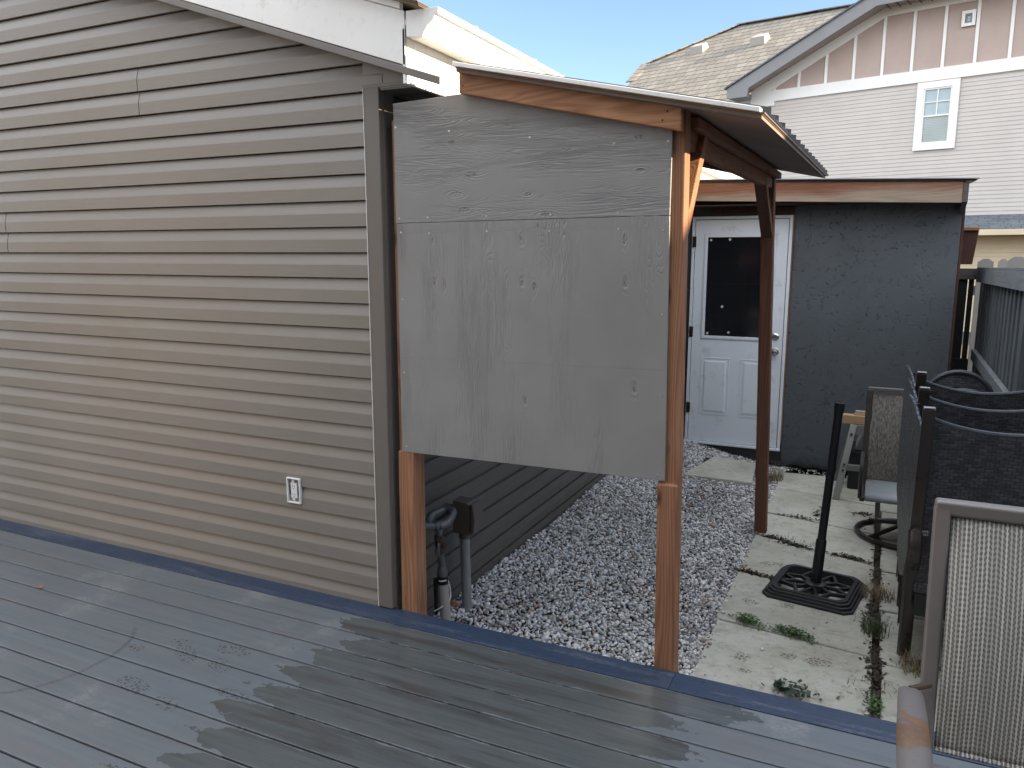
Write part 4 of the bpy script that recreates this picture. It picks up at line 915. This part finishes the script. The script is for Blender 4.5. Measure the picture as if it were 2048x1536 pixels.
cb = thing('conduit_box', (-1.80, 3.27, -.2), 'brown outdoor outlet box with open lid on grey conduit against the garage', 'outlet box')
MB().tube([(-1.800, 3.285, -.26), (-1.805, 3.275, .19)], .0245, 18).build('conduit', 'pvc', cb, smooth=True)
MB().tube([(-1.805, 3.275, .18), (-1.805, 3.275, .213)], .030, 16).build('collar', 'boxbrown', cb, smooth=True)
MB().prism([(-1.845, 3.225, .215), (-1.760, 3.225, .215), (-1.750, 3.225, .23), (-1.750, 3.225, .365), (-1.763, 3.225, .38), (-1.845, 3.225, .385)], (0, .085, 0)).build('box', 'boxbrown', cb, bevel=0.004)
MB().prism([(-1.745, 3.222, .214), (-1.727, 3.222, .23), (-1.720, 3.222, .30), (-1.730, 3.222, .375), (-1.744, 3.222, .38)], (0, .095, 0)).build('lid', 'boxbrown', cb, bevel=0.004)
MB().tube([(-1.90, 3.24, .33), (-1.845, 3.24, .33)], .028, 14).build('wall_coupling', 'boxbrown', cb, smooth=True)
MB().box(-1.781, -1.7775, 3.255, 3.295, .08, .165).build('sticker', 'white_plastic', cb) if False else None

# ================================================================== UMBRELLA BASE
ub = thing('umbrella_base', (-0.215, 4.75, G), 'black patio umbrella base with latticed square foot and tall bare pole', 'umbrella base')
cxu, cyu, rot = -0.218, 4.735, R(-9)
def U(x, y, z): return (cxu + x * math.cos(rot) - y * math.sin(rot), cyu + x * math.sin(rot) + y * math.cos(rot), G + z)
def octa(h, c, z): c = .17; return [U(a * h, b * h, z) for a, b in ((-1 + c, -1), (1 - c, -1), (1, -1 + c), (1, 1 - c), (1 - c, 1), (-1 + c, 1), (-1, 1 - c), (-1, -1 + c))]
ft = MB(); lv = [(0.255, 0.0), (0.255, 0.016), (0.240, 0.018), (0.240, 0.030), (0.226, 0.032), (0.226, 0.044), (0.212, 0.046), (0.212, 0.055), (0.188, 0.055), (0.188, 0.0)]
vs_ = []
for h, z in lv: vs_ += octa(h, 0.26, z)
ft.add(vs_, [(i * 8 + j, i * 8 + (j + 1) % 8, (i + 1) * 8 + (j + 1) % 8, (i + 1) * 8 + j) for i in range(len(lv) - 1) for j in range(8)])
ft.build('foot_rim', 'umb', ub, bevel=0.003)
lt = MB()
def ub_bar(a, b, w=.018): lt.bar(U(a[0], a[1], .035), U(b[0], b[1], .035), w, .022)
for sx in (-1, 1):
    for sy in (-1, 1):
        ub_bar((0.04 * sx, 0.03 * sy), (0.10 * sx, 0.085 * sy)); ub_bar((0.10 * sx, 0.085 * sy), (0.06 * sx, 0.19 * sy)); ub_bar((0.10 * sx, 0.085 * sy), (0.19 * sx, 0.06 * sy))
    ub_bar((0.05 * sx, 0), (0.12 * sx, 0)); ub_bar((0.12 * sx, 0), (0.19 * sx, 0.06)); ub_bar((0.12 * sx, 0), (0.19 * sx, -0.06))
    ub_bar((0, 0.05 * sx), (0.06, 0.19 * sx)); ub_bar((0, 0.05 * sx), (-0.06, 0.19 * sx))
lt.build('lattice', 'umb', ub, bevel=0.002)
MB().tube([U(0, 0, .02), U(0, 0, .052), U(0, 0, .060)], [.062, .060, .04], 24).build('hub', 'umb', ub, smooth=True)
tp = Vector((-0.157, 4.77, 0.745)); bs_ = Vector(U(0, 0, .05)); dv_ = tp - bs_
MB().tube([bs_, bs_ + dv_ * .245, bs_ + dv_ * .25], [.031, .030, .026], 20).build('sleeve', 'umb', ub, smooth=True)
MB().tube([bs_ + dv_ * .245, bs_ + dv_ * .985], .0235, 20).build('pole', 'umb', ub, smooth=True)
cm = MB(); c0 = bs_ + dv_ * .94; cm.tube([c0, bs_ + dv_ * .96, tp, tp - dv_ * .005, tp - dv_ * .03], [.0245, .028, .028, .0225, .022], 20); cm.build('pole_cap', 'umb', ub, smooth=True)

# ================================================================== TRESTLE + PLANKS
tr_ = thing('sawhorse', (0.1, 6.9, G), 'metal-legged sawhorse with pale timber top in front of the dark shed wall', 'sawhorse')
MB().box(-0.20, 0.62, 6.90, 6.99, .195, .265).build('top_board', 'raw_wood', tr_, bevel=0.003)
def leg(x0, y0, x1, y1):
    a = Vector((x0, y0, .19)); b = Vector((x1, y1, G + .0)); return MB().bar(a, b, .052, .028, up=(0, 1, 0)).build('leg', 'trestle', tr_, bevel=0.004)
l1 = leg(-.11, 6.90, -.20, 6.66); leg(-.11, 6.99, -.22, 7.25); leg(.54, 6.90, .63, 6.68); leg(.54, 6.99, .63, 7.25)
for t in (0.12, .52, .60):
    p = Vector((-.11, 6.90, .19)).lerp(Vector((-.20, 6.66, G)), t); MB().tube([p + Vector((0, -.035, 0)), p], .009, 8).build('bolt', 'blackmetal', l1)
MB().box(-.15, .1, 6.76, 6.79, -.17, -.12).box(-.12, .56, 6.885, 6.91, .11, .19).build('brace', 'trestle', tr_, bevel=0.003)
pl = thing('wood_offcuts', (.05, 6.95, .27), 'thin wood offcuts lying on the sawhorse top', 'wood offcuts')
MB().box(-.11, .45, 6.92, 6.975, .2665, .282).build('offcut', 'raw_wood', pl); MB().box(-.105, .40, 6.935, 6.985, .2835, .299).build('offcut', 'picket', pl)
tb = thing('storage_tub', (.12, 7.2, G), 'pale plastic tub standing behind the sawhorse legs', 'tub')
MB().prism([(-.09, 7.05, -.06), (.30, 7.05, -.06), (.34, 7.05, .12), (-.03, 7.05, .12)], (0, .35, 0)).build('tub_body', 'sling_seat', tb, bevel=0.01)
MB().box(-.13, .36, 7.03, 7.45, -.40, -.065).build('tub_stand', 'black', tb, bevel=0.01)

# ================================================================== FAR SLING CHAIR
fc = thing('swivel_patio_chair', (.28, 5.95, G), 'swivel patio chair with brown mesh back, on a round base by the shed', 'patio chair')
def P3(x, t): # back plane, t = 0 bottom, 1 top (leans away)
    return (x, 6.06 + .17 * t, -.06 + .66 * t)
for x in (-.005, .575): MB().bar(P3(x, -.12), P3(x, 1.0), .044, .045, up=(0, 1, 0)).build('back_frame', 'bronze', fc, bevel=0.005)
MB().bar((-.02, 6.235, .607), (.595, 6.235, .607), .03, .028).build('top_bar', 'taupemetal', fc, bevel=0.005)
bk = MB(); 
for i in range(13):
    t = i / 12; z = -.03 + .60 * t; yb = 6.065 + .165 * t - .03 * math.sin(math.pi * t)
    bk.v += [(.012, yb, z), (.56, yb, z), (.012, yb + .006, z), (.56, yb + .006, z)]
for i in range(12):
    a = i * 4; bk.f += [(a, a + 1, a + 5, a + 4), (a + 2, a + 6, a + 7, a + 3), (a, a + 4, a + 6, a + 2), (a + 1, a + 3, a + 7, a + 5)]
bk.build('sling_back', 'sling_far', fc, smooth=True)
st_ = MB(); pr = [(6.07, -.035), (5.98, -.05), (5.80, -.045), (5.70, -.035), (5.66, -.05), (5.65, -.08)]
for y_, z in pr: st_.v += [(.012, y_, z), (.56, y_, z)]
for i in range(len(pr) - 1): st_.f.append((2 * i, 2 * i + 1, 2 * i + 3, 2 * i + 2))
so = st_.build('sling_seat', 'sling_seat', fc, smooth=True); sm = so.modifiers.new('s', 'SOLIDIFY'); sm.thickness = .006
MB().bar((-.005, 6.10, -.075), (-.005, 5.66, -.075), .03, .03).bar((.575, 6.10, -.075), (.575, 5.66, -.075), .03, .03).bar((0, 5.80, -.10), (.57, 5.80, -.10), .03, .03).build('seat_frame', 'bronze', fc, bevel=0.005)
for x in (-.02, .59): MB().tube(bez([(x, 6.12, .14), (x, 5.95, .17), (x, 5.75, .16), (x, 5.68, .12), (x, 5.68, -.07)], 5), .014, 8, flat=1.3).build('armrest', 'bronze', fc, smooth=True)
MB().tube([(.28, 5.92, -.34), (.28, 5.92, -.16), (.28, 5.92, -.10)], [.03, .03, .11], 14).build('swivel_column', 'blackmetal', fc, smooth=True)
rg = MB().tube([(.28 + .305 * math.cos(t * math.pi / 18), 5.95 + .295 * math.sin(t * math.pi / 18), G + .02) for t in range(36)], .019, 8, closed=True, up=(0, 0, 1))
rg.build('ring_base', 'bronze', fc, smooth=True)
MB().tube([(.06, 5.75, G + .03), (.28, 5.95, G + .10), (.50, 6.15, G + .03)], .016, 8).tube([(.06, 6.15, G + .03), (.28, 5.95, G + .10), (.50, 5.75, G + .03)], .016, 8).build('base_spoke', 'bronze', fc, smooth=True)

# ================================================================== WICKER CHAIRS
def wicker(oy, ox_, oz_, label):
    t = thing('wicker_chair', (.25 + ox_, 3.95 + oy, G), label, 'wicker chair', 'dark wicker chairs in a row along the fence')
    O = Vector((ox_, oy, oz_))
    def q(x, y, z): return Vector((x, y, z)) + O
    W = .60; xl = .238; xr = xl + W
    for x in (xl, xr):
        MB().bar(q(x, 3.80, .925), q(x - .004 if x == xl else x, 3.93, .30), .050, .040, up=(0, 1, 0)).build('back_post', 'bronze', t, bevel=0.004)
        MB().bar(q(x, 3.80, .925), q(x, 3.80, .932), .047, .037, up=(0, 1, 0)).build('post_cap', 'steel', t, bevel=0.002)
    # back panel with sagging top edge
    bp = MB(); NX, NZ = 14, 14
    def by(z, s): return 3.83 + (.925 - z) * .155 + .05 * math.sin(math.pi * s)
    for layer in (0, .022):
        for i in range(NX + 1):
            s = i / NX; x = xl + .018 + s * (W - .036)
            zt = .868 - .062 * math.sin(math.pi * min(1, s * 1.0)) ** .8
            for j in range(NZ + 1):
                z = -.02 + (zt + .02) * j / NZ; v = q(x, by(z, s) + layer, z); bp.v.append(tuple(v))
    n1 = (NX + 1) * (NZ + 1)
    for i in range(NX):
        for j in range(NZ):
            a = i * (NZ + 1) + j; b = a + NZ + 1; bp.f += [(a, b, b + 1, a + 1), (n1 + a, n1 + a + 1, n1 + b + 1, n1 + b)]
    for i in range(NX):
        a = i * (NZ + 1) + NZ; b = a + NZ + 1; bp.f.append((a, b, n1 + b, n1 + a)); a = i * (NZ + 1); b = a + NZ + 1; bp.f.append((a, n1 + a, n1 + b, b))
    bp.build('back_panel', 'wicker', t, smooth=True)
    tp_ = []
    for i in range(25):
        s = i / 24; x = xl + .015 + s * (W - .03); zt = .872 - .062 * math.sin(math.pi * s) ** .8; tp_.append(q(x, by(zt, s) + .011, zt))
    MB().tube(tp_, .012, 8).build('top_rim', 'rim', t, smooth=True)
    # wing panels
    for x in (xl - .012, xr + .002):
        pts = []; wp = MB()
        prof = [(0.0, .79), (.05, .795), (.12, .82), (.22, .86), (.34, .89), (.42, .895)]
        fl = -.13 if x < .4 else .1
        for d, z in prof: pts.append(q(x + fl * d, 3.845 + d, z))
        low = [q(x + fl * yy_, 3.845 + yy_, z) for yy_, z in ((.42, .34), (.38, .12), (.28, .02), (.16, .06), (.085, .22))]
        wp.prism([tuple(p) for p in pts + low], (.014, 0, 0)); wp.build('side_panel', 'wicker_side', t)
        MB().tube([p + Vector((.006, 0, .004)) for p in pts], .008, 8).build('side_rim', 'wicker', t, smooth=True)
        MB().tube(bez([q(x - .006, 4.27, .86), q(x - .008, 4.29, .4), q(x - .008, 4.22, .1), q(x - .008, 4.30, -.1)], 6), .009, 8).build('side_stay', 'bronze', t, smooth=True)
    # arms: bracket and s-curved front
    for x in (xl, xr):
        MB().bar(q(x - .016, 3.905, .325), q(x + .05, 3.905, .325), .03, .022).build('bracket', 'steel', t, bevel=0.003)
        lg = MB().tube(bez([q(x - .004, 3.90, .33), q(x - .002, 3.875, .26), q(x - .002, 3.90, .19), q(x - .004, 3.96, .13), q(x - .004, 3.99, .05), q(x, 4.04, -.12), q(x + .004, 4.12, G - O.z + .0)], 8), .026, 8, flat=1.2)
        lg.build('rear_leg', 'bronze', t, smooth=True)
        MB().bar(q(x, 4.45, .0), q(x, 4.50, G - O.z), .034, .034, up=(0, 1, 0)).build('front_leg', 'bronze', t, bevel=0.004)
    MB().box(*[v for v in (xl + .01 + O.x, xr - .01 + O.x, 3.96 + O.y, 4.48 + O.y, .0 + O.z, .055 + O.z)]).build('seat', 'wicker', t, bevel=0.012)
    MB().box(xl + .02 + O.x, xr - .02 + O.x, 3.965 + O.y, 3.985 + O.y, -.115 + O.z, -.002 + O.z).build('apron', 'black', t, bevel=0.004)
wicker(0, 0, 0, 'nearest dark wicker chair, its woven back half hidden by the mesh chair')
wicker(.60, .008, -.005, 'middle wicker chair of the row, directly behind the nearest wicker back')
wicker(1.05, .012, .012, 'farthest wicker chair of the row, showing its tallest post before the shed')
# curved backs of two round chairs beyond, against the fence
for (cx_, cy_, z_, lab) in ((.50, 5.15, .80, 'rounded wicker chair back peeking over the row, lower of two'), (.52, 5.75, .83, 'rounded wicker chair back peeking over the row, farther of two')):
    t = thing('tub_chair', (cx_, cy_, G), lab, 'wicker chair', 'round-backed wicker chairs against the fence')
    ar = [(cx_ + .20 * math.cos(a), cy_ + .03 * math.sin(a), z_ - .20 + .20 * math.sin(a)) for a in [math.pi * i / 16 for i in range(17)]]
    MB().tube(ar, .015, 8).build('top_rim', 'rim', t, smooth=True)
    MB().prism(ar, (0, .02, 0)).build('back_panel', 'wicker', t)
    MB().box(cx_ - .2, cx_ + .2, cy_, cy_ + .02, .0, z_ - .2).build('lower_back', 'wicker', t)
    MB().box(cx_ - .22, cx_ + .22, cy_ - .40, cy_ + .02, -.02, .03).build('seat', 'wicker', t, bevel=0.01)
    for sx in (-.2, .2):
        for sy in (-.38, 0): MB().bar((cx_ + sx, cy_ + sy, G), (cx_ + sx, cy_ + sy, -.02), .03, .03).build('leg', 'bronze', t)

# ================================================================== NEAR SLING CHAIR
nc = thing('sling_chair', (.42, 1.75, 0), 'taupe framed chair with pale woven sling back on the deck, cropped at the right', 'patio chair')
def CB(x, t, d=0.0): # left post line: t=0 bottom (z .0) ... 1 top (z 1.04)
    return Vector((x, 1.83 + .17 * t ** 1.3 + d, 1.035 * t))
for x in (.170, .735):
    MB().tube([CB(x, i / 12 * .985) for i in range(13)], .0245, 4, flat=1.0, up=(1, 0, 0)).build('back_post', 'taupemetal', nc, bevel=0.006, smooth=True)
MB().bar(CB(.1535, .982), CB(.752, .982), .036, .036).build('top_bar', 'taupemetal', nc, bevel=0.009, smooth=True, seg=3)
sb = MB(); NX, NZ = 8, 26
for i in range(NX + 1):
    x = .190 + (.715 - .190) * i / NX
    for j in range(NZ + 1):
        s = j / NZ; t = .455 + s * (.968 - .455 - .005)
        dy = -.030 * math.sin(math.pi * s) - .004
        if s > .9: dy += .0 
        p = CB(x, t, dy); sb.v.append(tuple(p))
for i in range(NX):
    for j in range(NZ):
        a = i * (NZ + 1) + j; b = a + NZ + 1; sb.f.append((a, b, b + 1, a + 1))
so = sb.build('sling_back', 'sling', nc, smooth=True); sm = so.modifiers.new('s', 'SOLIDIFY'); sm.thickness = .004
MB().tube([CB(.19, .455, -.006), CB(.715, .455, -.006)], .006, 6).build('sling_hem', 'sling', nc, smooth=True)
MB().bar(CB(.17, .40), CB(.735, .40), .028, .028).build('rear_bar', 'taupemetal', nc, bevel=0.004)
ss = MB(); pr = [(1.86, .395), (1.70, .375), (1.50, .385), (1.40, .40), (1.36, .385)]
for y_, z in pr: ss.v += [(.19, y_, z), (.715, y_, z)]
for i in range(len(pr) - 1): ss.f.append((2 * i, 2 * i + 1, 2 * i + 3, 2 * i + 2))
so = ss.build('sling_seat', 'sling', nc, smooth=True); sm = so.modifiers.new('s', 'SOLIDIFY'); sm.thickness = .005
for x in (.170, .735):
    MB().bar((x, 1.88, .385), (x, 1.37, .395), .03, .03).build('seat_rail', 'taupemetal', nc, bevel=0.005)
    MB().bar((x, 1.40, .38), (x, 1.34, .0), .032, .032, up=(0, 1, 0)).build('front_leg', 'taupemetal', nc, bevel=0.005)
    xo = x - .042 if x < .4 else x + .042
    ap = [Vector((xo, y_, z_)) for y_, z_ in ((1.845, .622), (1.80, .632), (1.70, .630), (1.55, .622), (1.42, .615), (1.35, .59), (1.33, .52), (1.335, .40))]
    ao = MB().tube(bez(ap, 6), [.023 + .009 * min(1, i / 16) for i in range(43)], 12, flat=.36, up=(0, 1, .15)).build('armrest', 'rusty', nc, smooth=True)
    MB().tube([(xo, 1.842, .628), (x, 1.885, .625)], .007, 8).build('arm_bolt', 'brass', ao, smooth=True)

# ================================================================== PLANTS AND LITTER
def blades(mb, c, n, spread, h, rr_, w=.0022, lean=.8):
    for _ in range(n):
        a = rr_.uniform(0, 6.28); d = rr_.random() ** .7 * spread; x, y = c[0] + d * math.cos(a), c[1] + d * math.sin(a)
        ln = h * rr_.uniform(.4, 1.1); a2 = rr_.uniform(0, 6.28); bend = lean * rr_.uniform(.2, 1)
        p = Vector((x, y, c[2])); pts = []
        for j in range(5):
            t = j / 4; pts.append(p + Vector((math.cos(a2) * bend * ln * t * t, math.sin(a2) * bend * ln * t * t, ln * (t - .45 * bend * t * t))))
        sd_ = Vector((-math.sin(a2), math.cos(a2), 0)) * w
        b = len(mb.v)
        for j, q in enumerate(pts): mb.v += [tuple(q - sd_ * (1 - j / 4.3)), tuple(q + sd_ * (1 - j / 4.3))]
        for j in range(4): mb.f.append((b + 2 * j, b + 2 * j + 1, b + 2 * j + 3, b + 2 * j + 2))
def leaves(mb, c, n, sx, sy, h, rr_, sz=.008, ang=0.0):
    for _ in range(n):
        u, v = rr_.gauss(0, .42), rr_.gauss(0, .42)
        x = u * sx; y = v * sy; X = c[0] + x * math.cos(ang) - y * math.sin(ang); Y = c[1] + x * math.sin(ang) + y * math.cos(ang)
        z = c[2] + rr_.random() * h * max(.15, 1 - (u * u + v * v)); s = sz * rr_.uniform(.5, 1.3)
        a = rr_.uniform(0, 6.28); ti = rr_.uniform(-.9, .9); d = Vector((math.cos(a), math.sin(a), ti * .6)).normalized(); e = Vector((-math.sin(a), math.cos(a), rr_.uniform(-.6, .6))).normalized() * .5
        p = Vector((X, Y, z)); mb.add([p, p + d * s * .5 + e * s, p + d * s * 1.2, p + d * s * .5 - e * s], [(0, 1, 2, 3)])
rr1 = random.Random(11)
def weed(name, label, cat, c, fn_, mt, group=None):
    mb = MB(); fn_(mb); o = mb.build(name, mt, None); tag(o, label, cat, group); return o
w1 = weed('weed_patch', 'green leafy weed patch in the slab joint, left one of two side by side', 'weed', None, lambda mb: leaves(mb, (-.52, 4.15, G + .004), 420, .10, .050, .045, rr1, .011, -.35), 'leafgreen')
w2 = weed('weed_patch', 'longer green weed patch in the slab joint below the umbrella foot', 'weed', None, lambda mb: leaves(mb, (-.28, 4.10, G + .004), 560, .13, .045, .040, rr1, .011, -.3), 'leafgreen')
w3 = weed('broadleaf_weed', 'dark broad-leaved weed growing against the navy deck edge', 'weed', None, lambda mb: (leaves(mb, (-.27, 3.50, G + .015), 12, .07, .035, .03, rr1, .045, 0), leaves(mb, (-.22, 3.50, G + .01), 60, .14, .08, .05, rr1, .02, 0)), 'leafdark')
w4 = weed('grass_tuft', 'green and straw grass tuft in the long slab joint right of the umbrella foot', 'grass tuft', None, lambda mb: (blades(mb, (.11, 4.30, G), 130, .07, .12, rr1), leaves(mb, (.09, 4.40, G), 120, .07, .14, .03, rr1, .014)), 'tuft')
w5 = weed('grass_tuft', 'dry straw coloured grass tuft beside the wicker chair leg', 'grass tuft', None, lambda mb: blades(mb, (.11, 4.80, G), 260, .10, .10, rr1, .002, 1.2), 'drygrass')
w6 = weed('grass_tuft', 'dry grass tuft at the foot of the rear shelter post', 'grass tuft', None, lambda mb: blades(mb, (-.74, 7.05, G), 200, .10, .16, rr1, .002, 1.0), 'drygrass')
w7 = weed('grass_tuft', 'pale dry grass tuft between the wicker leg and the mesh chair frame', 'grass tuft', None, lambda mb: blades(mb, (.30, 3.98, G), 160, .09, .12, rr1, .002, 1.3), 'drygrass')
w8 = weed('weed_patch', 'small green sprout in the slab joint left of the umbrella pole', 'weed', None, lambda mb: leaves(mb, (-.30, 6.20, G), 26, .05, .04, .08, rr1, .03), 'leafgreen')
w9 = weed('weed_patch', 'little green weed at the near end of the long slab joint', 'weed', None, lambda mb: leaves(mb, (.11, 3.55, G), 120, .05, .12, .035, rr1, .014), 'leafgreen')
lm = MB()
for (x, y, sx, sy, a, n) in ((-.60, 4.84, .16, .03, -.2, 130), (-.44, 4.80, .14, .03, -.2, 110), (-.55, 5.53, .16, .03, -.25, 160), (-.38, 5.44, .16, .03, -.2, 160), (-.06, 5.37, .16, .035, -.2, 170), (.10, 4.55, .05, .3, 0, 240), (.11, 5.05, .04, .3, 0, 200), (.11, 3.9, .05, .35, 0, 260), (.11, 5.7, .03, .4, 0, 120), (-.40, 6.06, .2, .02, -.12, 70), (.11, 3.35, .04, .25, 0, 140), (.02, 6.35, .12, .05, 0, 90), (.32, 4.04, .14, .05, 0, 110)):
    leaves(lm, (x, y, G + .002), n, sx, sy, .016, rr1, .017, a)
for (x, y, n) in ((-.50, 5.5, 60), (-.35, 5.44, 40), (.10, 4.45, 50), (.10, 3.75, 40)): blades(lm, (x, y, G), n, .12, .05, rr1, .0014, 1.5)
tag(lm.build('leaf_litter', 'litter', None), 'dark dead leaf litter and moss caught in the slab joints', 'litter', kind='stuff')
dsc = MB()
for x_ in [-4.6 + .41 * i_ for i_ in range(15)]:
    for y_ in (2.672, 2.748): dsc.tube([(x_, y_, -.001), (x_, y_, .0014)], .0035, 8)
_o = dsc.build('deck_screws', 'tape', None); _o['kind'] = 'structure'
def leaf(name, c, s, mt, label, seed, grp=None, z=0.0):
    r_ = random.Random(seed); a = r_.uniform(0, 6.28); mb = MB(); pts = []
    for i in range(12):
        t = 2 * math.pi * i / 12; rr_ = s * (1 + .35 * math.cos(t * 3 + seed)) * (1 if i % 2 else .72)
        pts.append((c[0] + rr_ * math.cos(t + a), c[1] + rr_ * .6 * math.sin(t + a), c[2] + .25 * s * (1 + math.sin(2 * t + seed))))
    mb.add([(c[0], c[1], c[2] + .1 * s)] + pts, [(0, i + 1, (i + 1) % 12 + 1) for i in range(12)])
    o = mb.build(name, mt, None); tag(o, label, 'leaf', grp); return o
leaf('fallen_leaf', (-3.57, 2.22, .004), .020, 'leafbrown', 'small orange-brown leaf lying on the left part of the deck', 3)
leaf('fallen_leaf', (-1.84, 3.20, -.165), .045, 'leafbrown', 'curled brown leaf between the gas pipe and the conduit foot', 5)
leaf('fallen_leaf', (-1.82, 3.16, -.145), .035, 'leafbrown', 'brown leaf leaning against the base of the grey conduit', 8)
leaf('fallen_leaf', (-1.18, 5.7, gz(-1.18) + .035), .035, 'leafbrown', 'reddish leaf on the gravel below the plywood panel', 9)
leaf('fallen_leaf', (-1.02, 4.55, gz(-1.02) + .03), .022, 'leafbrown', 'small brown leaf on the gravel just left of the front post', 12)
cl = MB(); r5 = random.Random(4); P5 = []
for i in range(30): P5.append((-.95 + i * .05, 7.565 - .03 * r5.random(), G + .012 + .02 * r5.random()))
cl.tube(P5, [.018 + .014 * r5.random() for _ in P5], 7); tag(cl.build('landscape_cloth', 'fabricblack', None, smooth=True), 'crumpled black landscape cloth along the foot of the shed', 'cloth')

scene.render.engine = 'CYCLES'
